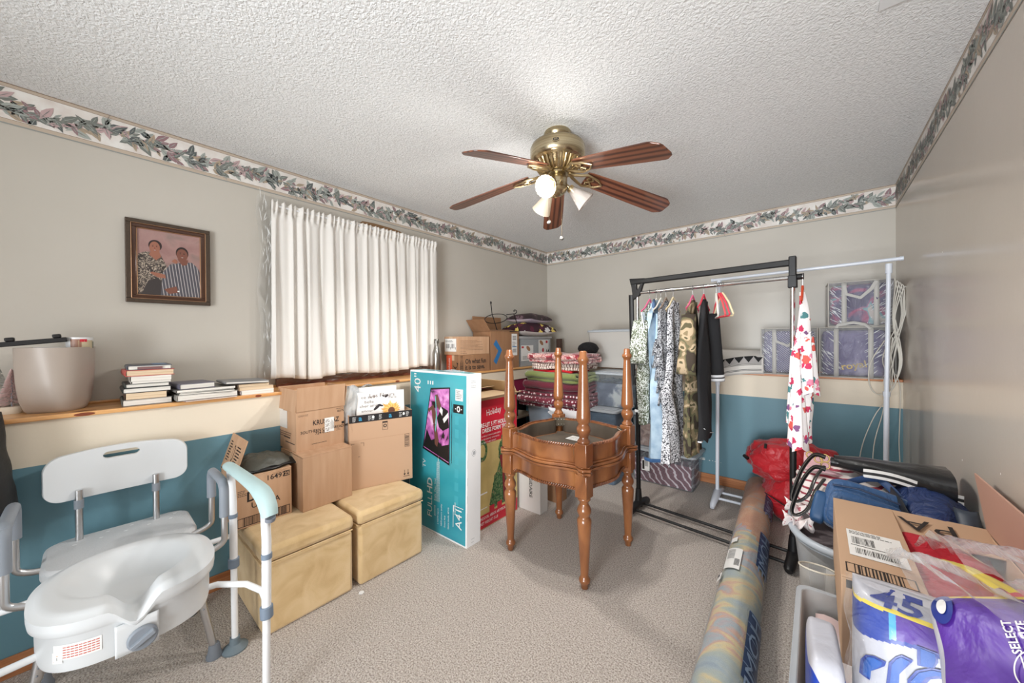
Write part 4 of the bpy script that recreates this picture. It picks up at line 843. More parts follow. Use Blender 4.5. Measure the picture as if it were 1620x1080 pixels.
# ---------------------------------------------------------------- two end tables, one upside down on the other
cher = M('cherry_wood', (132, 80, 46), .28, coat=.6, pat=dict(s=(7, 7, 3), dist=1.2, st=[(.3, (112, 64, 34)), (.5, (134, 82, 46)), (.7, (158, 102, 60))])); cherd = M('cherry_edge', (116, 66, 38), .4, coat=.4, pat=dict(s=(40, 40, 12), st=[(.35, (92, 50, 28)), (.6, (138, 84, 50))]))
under = M('table_underside', (84, 76, 66), .75, pat=dict(s=(6, 6, 2), st=[(.3, (70, 62, 54)), (.7, (100, 90, 78))]))
def sert(h, amp=1.0, n=22):
    P = []
    for side in range(4):
        for i in range(n):
            s_ = -1+2*i/n; a = abs(s_)
            if a < .74: o = (.026*math.cos(PI*a/.74)-.006)*amp
            elif a < .84: o = (-.032+.032*(a-.74)/.10)*amp
            else: o = 0
            if a > .93: o -= .018*((a-.93)/.07)**2
            x, y = s_*(h-(.02 if a > .93 else 0)*((a-.93)/.07)), -(h+o)
            for _ in range(side): x, y = -y, x
            P.append((x, y))
    return P
legp = [(.014, 0), (.020, .004), (.023, .030), (.030, .036), (.033, .046), (.030, .056), (.024, .062), (.0225, .075), (.024, .10), (.030, .20), (.036, .29), (.040, .345), (.040, .362), (.033, .372), (.028, .380), (.033, .390), (.0395, .403), (.0395, .415), (.034, .430), (.026, .442), (.0245, .452), (.029, .462), (.036, .468), (.036, .477), (.030, .482)]
def end_table(label, loc, rot, paperinside):
    t = thing('end_table', label, 'table', loc, rot=rot, group=None)
    for sx, sy in ((-1, -1), (1, -1), (1, 1), (-1, 1)):
        cx, cy = sx*.262, sy*.262
        g = G(); g.lathe([(r*.93, z) for r, z in legp], 24, (cx, cy, 0)); lg = obj('leg', g, cher, t, smooth=60)
        g = G(); g.box(cx-.035, cx+.035, cy-.035, cy+.035, .480, .600); obj('leg_block', g, cher, lg, bevel=.004)
    A = sert(.285, .8); B = sert(.265, .8)
    g = G(); g.ring(A, B, .507, .600); obj('apron', g, [cher], t, smooth=50)
    g = G(); g.ring([(x*.99, y*.99) for x, y in B], [(x*.985, y*.985) for x, y in B], .51, .6); obj('apron_lining', g, under, t, smooth=50)
    g = G(); C_ = sert(.290, .8, 44)
    for i, (x, y) in enumerate(C_):
        if max(abs(x), abs(y)) > .225 and min(abs(x), abs(y)) > .225: continue
        X_, Y_ = C_[(i+1) % len(C_)]; g.tube([(x, y, .500), ((x+X_)/2, (y+Y_)/2, .507), (X_, Y_, .516)], [.003, .0062, .003], 6)
    r_ = obj('rope_carving', g, cherd, t)
    T1 = sert(.305); T2 = sert(.318)
    g = G(); g.prism(T1, .598, .606); g.prism(T2, .606, .620); obj('table_top', g, cher, t, bevel=.004, smooth=50)
    g = G(); g.prism([(x*.90, y*.90) for x, y in B], .594, .598); o = obj('underside_panel', g, under, t, smooth=0)
    if paperinside:
        q = G(); fcu = ((0, 0, .594), (1, 0, 0), (0, -1, 0)); q.rect(fcu, -.09, .03, .09, .18, 0); q.rect(fcu, .03, .10, -.04, -.01, 0); q.lines(fcu, -.08, .02, .165, 6, .012, .004, 1, .0004); obj('paper_label', q, [paper, ink], t)
        brk = M('bracket_plate', (120, 112, 98), .4, .7)
        for sx, sy in ((-1, -1), (1, -1), (1, 1), (-1, 1)):
            cx, cy = sx*.225, sy*.225; n_ = Vector((-sx, -sy, 0)).normalized(); tt = Vector((-sy, sx, 0)).normalized()
            g = G(); p0 = Vector((cx, cy, .497)); 
            g.add([p0-tt*.045, p0+tt*.045, p0+tt*.045+Vector((0, 0, .06)), p0-tt*.045+Vector((0, 0, .06)), p0-tt*.045-n_*.006, p0+tt*.045-n_*.006, p0+tt*.045-n_*.006+Vector((0, 0, .06)), p0-tt*.045-n_*.006+Vector((0, 0, .06))], [(0, 1, 2, 3), (5, 4, 7, 6), (0, 4, 5, 1), (1, 5, 6, 2), (2, 6, 7, 3), (3, 7, 4, 0)])
            br_ = obj('corner_bracket', g, brk, t)
            g = G()
            for a_ in (-.03, -.01, .01, .03):
                for b_ in (.012, .048): g.ball(p0+tt*a_+Vector((0, 0, b_))+n_*.001, .004, 0, 8)
            obj('screw', g, M('screw_steel', (190, 186, 178), .3, 1), br_)
    return t
TC = (-1.182, 1.942)
end_table('cherry wood end table standing upright on the carpet, lower of the stacked pair', (TC[0], TC[1], 0), (0, 0, math.radians(-2)), False)
end_table('cherry wood end table upside down on its twin, legs pointing up', (TC[0], TC[1], 1.2425), (PI, 0, math.radians(-2)), True)

# ---------------------------------------------------------------- ceiling fan
t = thing('ceiling_fan', 'antique brass ceiling fan with five cherry blades and three glass lamp shades', 'ceiling fan', (-1.087, 1.684, H))
brass = M('antique_brass', (178, 164, 134), .26, 1, pat=dict(k='noise', s=(3, 3, 120), st=[(.3, (160, 144, 112)), (.7, (196, 182, 152))])); gbrass = M('gilt_brass', (196, 176, 138), .3, 1); dbrass = M('dark_brass', (110, 80, 48), .35, 1)
bl = M('fan_blade_wood', (126, 74, 48), .35, coat=.4, pat=dict(k='wave', s=(1.0, 9, 1), rot=(0, 0, PI/2), dist=3.5, st=[(.1, (70, 38, 26)), (.4, (104, 60, 42)), (.8, (122, 74, 52))]))
g = G(); g.lathe([(.072, 0), (.076, -.01), (.074, -.028), (.060, -.042), (.056, -.060), (.001, -.060)], 36); obj('canopy', g, brass, t, smooth=50)
g = G(); g.lathe([(.03, -.05), (.085, -.053), (.115, -.060), (.142, -.075), (.150, -.092), (.150, -.135), (.146, -.150), (.135, -.160), (.118, -.168), (.10, -.196), (.078, -.215), (.05, -.222), (.001, -.222)], 44, cap=False); mo = obj('motor_housing', g, brass, t, smooth=40)
g = G()
for i in range(30):
    a = 2*PI*i/30; c, s_ = math.cos(a), math.sin(a); g.tube([(c*.126, s_*.126, -.170), (c*.108, s_*.108, -.200), (c*.08, s_*.08, -.220)], [.004, .0055, .003], 6)
obj('fluting', g, gbrass, mo)
g = G(); g.lathe([(.05, -.218), (.056, -.222), (.056, -.232), (.044, -.236), (.046, -.242), (.052, -.25), (.052, -.31), (.045, -.325), (.03, -.34), (.012, -.348), (.001, -.35)], 32); obj('switch_housing', g, brass, t, smooth=40)
q = G(); a = -1.05; c, s_ = math.cos(a), math.sin(a); q.disc(((c*.1525, s_*.1525, -.115), (-s_, c, 0), (0, 0, 1)), .0, 0, .019, .012, 0, .001); q.disc(((c*.1525, s_*.1525, -.115), (-s_, c, 0), (0, 0, 1)), .0, 0, .016, .009, 1, .0015); q.txt(((c*.1525, s_*.1525, -.115), (-s_, c, 0), (0, 0, 1)), 'EG', .010, -.008, -.004, 0, .002, bold=.02); obj('badge', q, [gbrass, black], mo)
phi0 = math.radians(-17.67)
for k in range(5):
    a = phi0+k*2*PI/5+(0, -.03, .0, .0, 0)[k]; ca, sa = math.cos(a), math.sin(a)
    dz = -.053*ca*.671+.020*sa*.671; z_tip = 2.084-H+dz; z_root = 2.205-H+dz*.25
    slope = math.atan2(z_tip-z_root, .671-.16)
    MX = Matrix.Rotation(a, 4, 'Z') @ Matrix.Translation((.16, 0, z_root)) @ Matrix.Rotation(-slope, 4, 'Y') @ Matrix.Rotation(math.radians(-12), 4, 'X')
    g = G(); g.x = MX; Ln = (.671-.16)/math.cos(slope)
    P = [(.0, -.05), (.03, -.056), (Ln*.6, -.066), (Ln-.05, -.070), (Ln-.035, -.066), (Ln-.006, -.045), (Ln, -.03), (Ln, .03), (Ln-.006, .045), (Ln-.035, .066), (Ln-.05, .070), (Ln*.6, .066), (.03, .056), (.0, .05)]
    g.prism([(x, y) for x, y in P], 0, .006)
    b_ = obj('blade', G.add(G(), [(v - Vector((0, 0, 0))) for v in [MX.inverted() @ p for p in g.v]], g.f), bl, t, smooth=0, bevel=.0015); b_.matrix_local = MX
    g = G(); g.x = Matrix.Identity(4)
    for sg in (1, -1):
        g.tube([(-.105, 0, .0), (-.07, .012*sg, -.012), (-.03, .03*sg, -.014), (.0, .045*sg, -.012), (.03, .04*sg, -.010), (.045, .02*sg, -.010), (.03, .004*sg, -.010), (.008, .012*sg, -.010), (.012, .026*sg, -.010), (.024, .024*sg, -.010)], [.008, .009, .008, .007, .0065, .006, .006, .005, .005, .004], 8)
        g.tube([(.03, .04*sg, -.010), (.07, .03*sg, -.009), (.105, .0, -.008)], [.006, .0065, .004], 8)
    ir = obj('blade_iron', g, gbrass, t); ir.matrix_local = MX
glass = M('frosted_shade', (244, 232, 214), .35, trans=.45); glassoff = CL('ribbed_clear_shade', (232, 222, 214), .42, .15, bump=((60, 60, 4), .5))
litglass = M('lit_shade', (226, 212, 190), .4, emit=((255, 226, 188), .15))
bulbm = M('lit_bulb', (255, 250, 240), .4, emit=((255, 244, 228), 3)); bulboff = M('unlit_bulb', (230, 228, 224), .2)
for k, (az, lit) in enumerate(((40, False), (-78, True), (162, True))):
    a = math.radians(az); tilt = math.radians(48 if k != 1 else 60)
    d = Vector((math.cos(a)*math.sin(tilt), math.sin(a)*math.sin(tilt), -math.cos(tilt))); p0 = Vector((.045*math.cos(a), .045*math.sin(a), -.285)); p1 = p0+d*.03
    MXs = Matrix.Translation(p1) @ d.to_track_quat('Z', 'Y').to_matrix().to_4x4()
    g = G(); g.tube([p0-d*.01, p0+d*.02, p1], .009, 10); ao = obj('lamp_arm', g, brass, t)
    g = G(); g.lathe([(.001, -.006), (.018, -.006), (.022, .0), (.022, .022), (.024, .024), (.024, .030), (.021, .032)], 24, cap=False); fo_ = obj('lamp_fitter', g, gbrass, t); fo_.matrix_local = MXs
    g = G(); n = 40; pr = [(.021, .012), (.026, .03), (.036, .06), (.045, .088), (.053, .112), (.056, .118), (.0545, .119), (.044, .088), (.035, .06), (.025, .03)]
    vs = []; fs = []
    for j, (r, z) in enumerate(pr):
        for i in range(n): rr_ = r*(1+(.018*(1 if i % 2 else -1) if z > .02 else 0)); vs.append((rr_*math.cos(2*PI*i/n), rr_*math.sin(2*PI*i/n), z))
    for j in range(len(pr)-1):
        for i in range(n): kk = (i+1) % n; fs.append((j*n+i, j*n+kk, (j+1)*n+kk, (j+1)*n+i))
    g.add(vs, fs); so_ = obj('lamp_shade', g, litglass if lit else glassoff, t, smooth=60, label='lit frosted glass shade' if lit else 'unlit clear ribbed glass shade'); so_.matrix_local = MXs
    g = G(); g.lathe([(.001, .012), (.012, .015), (.014, .03), (.022, .05), (.029, .070), (.028, .085), (.020, .097), (.001, .102)], 20); bo = obj('bulb', g, bulbm if lit else bulboff, t); bo.matrix_local = MXs
    bo.visible_shadow = True
    if lit:
        S_ = bpy.data.lights.new('fan_shade_beam', 'SPOT'); S_.energy = 50; S_.color = (1, .97, .93); S_.shadow_soft_size = .04; S_.spot_size = math.radians(165); S_.spot_blend = .6
        bo_ = bpy.data.objects.new('fan_shade_beam', S_); COL.objects.link(bo_); bo_.location = Vector(t.location)+p1+d*.17; bo_.rotation_euler = (0, 0, 0)
        L_ = bpy.data.lights.new('fan_bulb_light', 'POINT'); L_.energy = 4.5; L_.color = (1, .97, .93); L_.shadow_soft_size = .045
        lo = bpy.data.objects.new('fan_bulb_light', L_); COL.objects.link(lo); lo.location = Vector(t.location)+p1+d*.175
for (x, y), z1 in (((-.035, -.035), -.48), ((.012, .02), -.565)):
    g = G(); g.tube([(x, y, -.33), (x, y, z1)], .0012, 5); ch = obj('pull_chain', g, gbrass, t)
    g = G(); g.ball((x, y, z1-.012), (.011, .011, .011), 0, 12); obj('chain_fob', g, M('fob_grey', (90, 88, 84), .6), ch)
g = G(); g.box(0, .12, 0, .09, H-.006, H); o = tag(obj('ceiling_plate', g, white, bevel=.002), 'small white plate on the ceiling at the top edge of the photo', 'plate'); o.location = (.165, 1.70, 0)
# ---------------------------------------------------------------- black garment rack
t = thing('garment_rack', 'black and chrome double-rail garment rack with clothes, behind the end tables', 'garment rack', (-1.04, 2.71, 0), 0)
A0 = Vector((0, 0, 0)); B0 = Vector((.935, -.085, 0))
blk = M('black_metal', (14, 14, 15), .5); ux = (B0-A0).normalized(); uy = Vector((-ux.y, ux.x, 0))
def tubeo(nm, pts, r, m, par=None, n=14, **k):
    par = par or t; g = G(); g.tube(pts, r, n, **k); return obj(nm, g, m, par)
for P, zc, nm in ((A0, 1.0, 'l'), (B0, .78, 'r')):
    up = tubeo('upright', [P+Vector((0, 0, .05)), P+Vector((0, 0, zc))], .0165, blk)
    tubeo('chrome_post', [P+Vector((0, 0, zc-.02)), P+Vector((0, 0, 1.66))], .0125, chrome)
    tubeo('post_clamp', [P+Vector((0, 0, zc-.05)), P+Vector((0, 0, zc+.01))], .022, blk, up)
    g = G(); g.tube([P-uy*.155+Vector((0, 0, .022)), P-uy*.14+Vector((0, 0, .03)), P+Vector((0, 0, .052)), P+uy*.14+Vector((0, 0, .03)), P+uy*.155+Vector((0, 0, .022))], [.018, .026, .03, .026, .018], 14); fo_ = obj('foot', g, black, t)
    g = G(); g.tube([P+Vector((0, 0, .03)), P+Vector((0, 0, .16))], [.030, .020], 14); obj('foot_socket', g, black, fo_)
for s_ in (-.085, .06): tubeo('base_bar', [A0+uy*s_+Vector((0, 0, .032)), B0+uy*s_+Vector((0, 0, .032))], .0095, blk)
# extra black outer post beside the chrome one at the left
g = G(); g.tube([A0+Vector((-.045, .01, .95)), A0+Vector((-.043, .0, 1.3)), A0+Vector((-.048, 0, 1.64))], [.014, .019, .021], 12, flat=.6); obj('outer_post', g, blk, t)
g = G(); g.box(-.062, -.022, -.012, .012, 1.02, 1.24); g.x = I4; obj('post_sleeve', g, blk, t, bevel=.003)
tz = 1.735
g = G(); g.x = Matrix.Translation(A0) @ Matrix.Rotation(math.atan2(B0.y, B0.x), 4, 'Z'); g.box(-.05, B0.length+.0, -.018, .018, tz-.018, tz+.018); obj('top_bar', g, blk, t, bevel=.006)
tubeo('hanging_rail', [A0-ux*.005+Vector((0, 0, 1.65)), B0+ux*.005+Vector((0, 0, 1.65))], .0125, chrome)
tubeo('rail_end_cap', [B0-ux*.01+Vector((0, 0, 1.65)), B0+ux*.045+Vector((0, 0, 1.65)), B0+ux*.05+Vector((0, 0, 1.65))], [.017, .017, .019], black)
g = G(); g.x = Matrix.Translation(B0) @ Matrix.Rotation(math.atan2(B0.y, B0.x), 4, 'Z'); g.box(-.016, .018, -.02, .02, 1.64, 1.77); g.box(-.02, .022, -.022, .022, 1.59, 1.66); obj('top_bracket', g, black, t, bevel=.004)
g = G(); MXr = Matrix.Translation(A0) @ Matrix.Rotation(math.atan2(B0.y, B0.x), 4, 'Z') @ Matrix.Translation((0, .012, 0)) @ Matrix.Rotation(PI/2, 4, 'X'); g.x = MXr
g.ring([(-.06, 1.765), (.065, 1.755), (.045, 1.70), (.022, 1.63), (-.03, 1.60), (-.04, 1.69)], [(-.005, 1.715), (.03, 1.715), (.022, 1.70), (.008, 1.675), (.0, 1.67), (-.003, 1.69)], 0, .028); obj('corner_bracket', g, black, t, bevel=.004)
g = G(); g.box(-.02, .03, -.02, .02, .745, .765); obj('clip', g, white, t, bevel=.003)

# ---------------------------------------------------------------- white garment rack
t = thing('garment_rack', 'white tubular garment rack against the teal wall', 'garment rack', (-.60, 3.24, 0), 0)
we = M('white_tube', (222, 228, 238), .35, coat=.3)
L_ = .935
for x0, x1 in ((-.008, .012), (.93, .945)):
    lo_ = tubeo('upright', [(x0, 0, .06), (x0+.3*(x1-x0), 0, .95)], .0135, we); tubeo('upper_post', [(x0+.3*(x1-x0), 0, .93), (x1, 0, 1.755)], .0115, we); tubeo('collar', [(x0+.3*(x1-x0), 0, .93), (x0+.3*(x1-x0), 0, .96)], .017, we, lo_)
    tubeo('tee', [(x1, 0, 1.70), (x1, 0, 1.76)], .0165, we, lo_)
    g = G(); g.tube([(x0, -.19, .018), (x0, -.17, .03), (x0, 0, .075), (x0, .19, .03), (x0, .22, .018)], [.014, .020, .030, .020, .014], 14); obj('foot', g, we, t)
tubeo('hanging_rail', [(-.035, 0, 1.765), (1.0, 0, 1.785)], .0115, we)
for y in (-.06, .07): tubeo('base_bar', [(0, y, .05), (.93, y, .05)], .0095, we)
for x in (-.035, 1.0): tubeo('end_cap', [(x-.008, 0, 1.765 if x < 0 else 1.785), (x+.008, 0, 1.765 if x < 0 else 1.785)], .0135, we)

# ---------------------------------------------------------------- clothes
def rail(x): return Vector((x, 2.71-.0909*(x+1.04), 1.65))
hook = M('hook_steel', (190, 190, 192), .3, 1)
hcol = {'white': M('white_hanger', (238, 234, 224), .5), 'coral': M('coral_hanger', (232, 86, 92), .5), 'pink': M('pink_hanger', (236, 110, 150), .5), 'cream': M('cream_hanger', (238, 220, 180), .5), 'rose': M('rose_hanger', (226, 70, 90), .5), 'orange': M('orange_hanger', (226, 84, 50), .5), 'taupe': M('taupe_hanger', (150, 130, 116), .5)}
def hang(par, col, hw=.185, drop=.17, bar=True):
    g = G(); g.tube([(0, .0, -.062), (0, 0, -.03)]+[(0, .018*math.sin(a)*-1, .0-.016*math.cos(a)) for a in [k*PI/7 for k in range(0, 10)]], .0018, 6); obj('hook', g, hook, par)
    g = G(); g.tube([(0, 0, -.055), (0, .03, -.075), (0, hw*.6, -.125), (0, hw, -drop), (0, hw-.015, -drop-.012)], [.006, .006, .006, .005, .004], 8); g.tube([(0, 0, -.055), (0, -.03, -.075), (0, -hw*.6, -.125), (0, -hw, -drop), (0, -hw+.015, -drop-.012)], [.006, .006, .006, .005, .004], 8)
    if bar: g.tube([(0, -hw+.015, -drop-.01), (0, hw-.015, -drop-.01)], .005, 8)
    obj('shoulders', g, hcol[col], par)
def hanger_thing(label, x, col, rz=0, hw=.17):
    p = rail(x); t = thing('clothes_hanger', label, 'hanger', p, rz, None); hang(t, col, hw, .20); return t
def garment(name, label, x, col, mt, rows, fold, seed, rz=0, sleeves=None, extra=None, lean=0, tilt=0):
    """rows: (z, y_left, y_right, thickness) from the shoulders down; y left is the side nearer the camera"""
    p = rail(x); th_ = thing('clothes_hanger', 'hanger carrying the '+label.split(',')[0], 'hanger', p, rz, 'hangers with clothes on the chrome rail'); th_['label'] = col+' hanger carrying the '+label.split(',')[0]; del th_['group']
    hang(th_, col, .165, .15, False)
    t = thing(name, label, 'clothing', p, rz)
    def at_(v):
        k = v*(len(rows)-1); i = min(int(k), len(rows)-2); f_ = k-i; return [rows[i][j]+(rows[i+1][j]-rows[i][j])*f_ for j in range(4)]
    def f(u, v):
        z, y0, y1, tk = at_(v); a = 2*PI*u; c, s_ = math.cos(a), math.sin(a); yc, hw = (y0+y1)/2, (y1-y0)/2
        k = (abs(c)**2.6+abs(s_)**2.6)**(-1/2.6)
        fo_ = fold[0]*(.35+v)*math.sin(u*2*PI*fold[1]+seed+2*math.sin(v*3+seed))
        return (tk/2*k*s_+fo_+.02*(fbm(c*2, v*3, seed)), yc+hw*k*c+.4*fo_, z+(.012*math.sin(u*2*PI*5+seed) if v > .97 else 0))
    g = G(); g.grid(f, 72, 34, wu=True); b = obj('body', g, mt, t, smooth=180)
    g = G(); z, y0, y1, tk = rows[0]; g.ring([(tk*.5*math.sin(a), tk*.9*math.cos(a)) for a in [2*PI*i/16 for i in range(16)]], [(tk*.42*math.sin(a), tk*.8*math.cos(a)) for a in [2*PI*i/16 for i in range(16)]], z-.01, z+.012); obj('collar', g, mt, t)
    for (sx, ys, zs, yl, zl, r0_, r1_, cuff) in (sleeves or ()):
        pts = [(sx*(1-k/5)+sx*.6*k/5, ys+(yl-ys)*k/5, zs+(zl-zs)*k/5) for k in range(6)]
        g = G(); g.tube(pts, [r0_+(r1_-r0_)*k/5 for k in range(6)], 18, flat=.42); sl = obj('sleeve', g, mt, t, smooth=180)
        if cuff:
            for (ka, kb, cm_) in cuff:
                a_ = Vector(pts[0]).lerp(Vector(pts[-1]), ka); b_ = Vector(pts[0]).lerp(Vector(pts[-1]), kb); rr__ = r0_+(r1_-r0_)*(ka+kb)/2+.0018
                g = G(); g.tube([a_, b_], [rr__, rr__], 18, flat=.45); obj('cuff_stripe', g, cm_, sl, smooth=180)
    if extra: extra(t, at_)
    return t
camog = M('green_white_leaf_cloth', (92, 100, 78), .8, pat=dict(k='noise', s=(55, 55, 38), dist=2.5, detail=2, hard=True, st=[(0, (84, 92, 70)), (.52, (226, 232, 228)), (.66, (84, 92, 70))]))
denim = M('light_denim', (160, 184, 204), .85, pat=dict(s=20, st=[(.3, (146, 172, 196)), (.65, (178, 200, 216))]), bump=(300, .3)); denimd = M('dark_denim', (72, 96, 130), .85)
bwr = M('black_white_floral', (80, 82, 88), .8, pat=dict(k='noise', s=38, dist=3, detail=3, hard=True, st=[(0, (34, 34, 40)), (.47, (150, 152, 158)), (.53, (206, 208, 212)), (.58, (40, 40, 46))]))
speck = M('black_white_speckle', (150, 150, 156), .8, pat=dict(k='noise', s=120, dist=1, detail=1, hard=True, st=[(0, (40, 40, 48)), (.48, (222, 222, 226))]))
camo = M('camouflage_cloth', (112, 102, 80), .85, pat=dict(k='noise', s=(15, 15, 13), dist=.5, detail=1.5, hard=True, st=[(0, (58, 48, 38)), (.42, (96, 92, 66)), (.5, (128, 112, 84)), (.57, (176, 156, 128)), (.66, (84, 78, 54))]))
polo = M('black_knit', (26, 26, 29), .8, bump=(260, .2)); knit_w = M('white_rib', (226, 226, 228), .8)
garment('blouse', 'olive green blouse with white leaf print, leftmost on the rail', -.975+.03, 'pink', camog, [(-.10, -.06, .06, .03), (-.2, -.16, .14, .05), (-.42, -.20, .18, .07), (-.66, -.22, .20, .08), (-.86, -.17, .20, .08), (-.95, -.15, .17, .07)], (.016, 5), 1, sleeves=[(-.012, -.15, -.22, -.24, -.52, .055, .065, None)])
def ex(t, at_):
    g = G(); g.grid(lambda u, v: (-.045+.02*math.sin(v*3)+.006*math.sin(u*20), -.02-.17*u+.02*v, -.16-.55*v*(1-.4*u)), 16, 16); obj('front_panel', g, M('white_denim', (216, 226, 234), .85), t, solid=.004, smooth=180)
    g = G(); g.tube([(0, -.05, -.075), (.01, -.08, -.11), (.0, -.10, -.2)], [.02, .03, .022], 14, flat=.5); obj('dark_yoke', g, denimd, t, smooth=180)
garment('denim_jacket', 'pale washed denim jacket with a dark blue collar, beside the olive blouse', -.895, 'white', denim, [(-.08, -.07, .05, .03), (-.16, -.14, .14, .045), (-.3, -.17, .15, .06), (-.5, -.16, .15, .05), (-.62, -.12, .15, .04)], (.012, 4), 2, extra=ex)
def ex(t, at_):
    for x0, hh in ((-.03, 0), (.03, .02)):
        g = G(); g.grid(lambda u, v: (x0+.055*(2*u-1)*.5+.01*math.sin(v*4), -.10-.02*v+.02*math.sin(u*PI), -.62-.58*v+.0*u), 12, 20); l_ = obj('trouser_leg', g, denim, t, solid=.014, smooth=60)
        if x0 > 0:
            q = G(); q.grid(lambda u, v: (x0+.052, -.128-.02*v, -.62-.56*v), 1, 10); g2 = G(); g2.box(x0-.03, x0+.035, -.135, -.125, -1.2, -1.19); obj('frayed_hem', g2, M('hem_blue', (60, 96, 140), .8), l_)
garment('jeans', 'light blue ripped jeans hanging with frayed blue hems', -.862, 'white', denim, [(-.17, -.10, .10, .03), (-.4, -.12, .12, .06), (-.66, -.17, .10, .10), (-.9, -.18, .08, .105), (-1.185, -.19, .06, .11)], (.004, 3), 9)
g = G(); o_ = bpy.data.objects['jeans']
q = G(); q.tube([(-.05, -.20, -1.178), (0, -.213, -1.18), (.055, -.17, -1.18)], .012, 8, flat=.5); obj('frayed_hem', q, M('hem_blue', (54, 92, 138), .85, bump=(200, .5)), o_)
q = G(); q.tube([(.056, -.14, -.68), (.06, -.15, -.9), (.062, -.155, -1.16)], .004, 6); obj('gold_seam', q, M('seam_gold', (206, 186, 136), .8), o_)
q = G(); q.grid(lambda u, v: (-.03+.035*u, -.203-.003*math.sin(u*PI), -.72-.02*v-.01*math.sin(u*7)), 8, 3); pass
def ex(t, at_):
    for k in range(5):
        z0 = -.36-.085*k
        g = G(); g.grid(lambda u, v: ((.05+.025*v)*math.sin(2*PI*u)+.012*math.sin(u*2*PI*9+k), (.15+.015*v)*math.cos(2*PI*u)-.01+.01*math.sin(u*2*PI*11+k*2), z0-.095*v+.012*math.sin(u*2*PI*6+k)), 60, 4, wu=True); obj('ruffle', g, bwr, t, solid=.002, smooth=180)
garment('blouse', 'tiered ruffled blouse in black and white print over the jeans', -.825, 'taupe', bwr, [(-.09, -.06, .06, .03), (-.18, -.14, .12, .04), (-.4, -.15, .13, .06), (-.7, -.14, .12, .06), (-.78, -.13, .11, .06)], (.012, 6), 3, extra=ex)
garment('dress', 'long black dress with fine white speckles, longest garment on the rail', -.775, 'cream', speck, [(-.09, -.05, .06, .03), (-.18, -.11, .13, .04), (-.5, -.12, .14, .055), (-.72, -.22, .14, .07), (-.86, -.17, .14, .075), (-1.0, -.16, .13, .075), (-1.2, -.18, .12, .08)], (.014, 5), 4)
garment('camouflage_shirt', 'camouflage shirt in brown and green, left of the black polo', -.645, 'pink', camo, [(-.10, -.05, .05, .03), (-.2, -.11, .09, .04), (-.45, -.15, .12, .05), (-.60, -.18, .12, .055), (-.64, -.11, .12, .05), (-.95, -.10, .12, .05), (-1.13, -.12, .14, .04)], (.014, 4), 5, sleeves=[(.005, -.12, -.19, -.19, -.58, .045, .06, None)])
def ex(t, at_):
    g = G(); g.tube([(.02, -.10, -.93), (.03, -.02, -.97), (.035, .09, -.99)], .0025, 6, flat=1); obj('piping', g, knit_w, t)
    g = G(); g.box(-.02, .005, -.10, -.05, -1.028, -1.018); obj('hem_rib', g, knit_w, t, bevel=.003)
cuff = [(.90, .935, knit_w), (.955, .995, knit_w)]
garment('polo_shirt', 'black polo shirt with white striped cuffs, rightmost clothing on the rail between posts', -.575, 'rose', polo, [(-.10, -.04, .05, .03), (-.2, -.06, .10, .04), (-.45, -.10, .16, .05), (-.7, -.10, .14, .055), (-.9, -.10, .13, .055), (-1.02, -.09, .12, .05)], (.010, 3), 6, sleeves=[(.012, .10, -.18, .20, -.645, .06, .080, cuff)], extra=ex)
hanger_thing('white plastic hanger, empty, left of the coral ones', -.500, 'white', 14); hanger_thing('coral pink plastic hanger, empty, second from the left of the bare ones', -.485, 'coral', 22)
hanger_thing('cream plastic hanger, empty, rightmost and facing the camera', -.462, 'cream', 30, .16); hanger_thing('rose plastic hanger, empty, just behind the cream one', -.474, 'rose', 26)
florb = M('white_floral_blouse_cloth', (238, 234, 234), .8, pat=dict(k='spots', s=(30, 30, 26), thr=.5, warp=.7, ns=2.2, st=[(0, (198, 52, 92)), (.22, (238, 234, 234)), (.38, (226, 130, 156)), (.5, (238, 234, 234)), (.62, (78, 132, 136)), (.7, (130, 84, 130)), (.78, (238, 234, 234)), (.88, (214, 90, 80))]))
def ex(t, at_):
    for (x0, y0, z0, hh, ww) in ((.022, -.09, -.33, .32, .045), (-.025, -.08, -.42, .42, .04), (-.02, -.10, -.56, .40, .04)):
        g = G(); g.grid(lambda u, v: (x0+ww*math.sin(2*PI*u)*(.4+.6*v)+.01*math.sin(u*2*PI*5), y0+.05*(.5+.5*v)*math.cos(2*PI*u)+.02*v, z0-hh*v+.015*math.sin(u*2*PI*3)), 36, 14, wu=True); obj('ruffle', g, florb, t, smooth=180)
garment('floral_blouse', 'white blouse with pink and teal flowers, hanging outside the right post', -.060, 'orange', florb, [(-.09, -.02, .02, .015), (-.2, -.06, .04, .03), (-.36, -.09, .06, .05), (-.56, -.12, .08, .07), (-.62, -.09, .07, .06), (-.78, -.09, .05, .05), (-.93, -.07, .03, .03)], (.016, 5), 7, extra=ex)

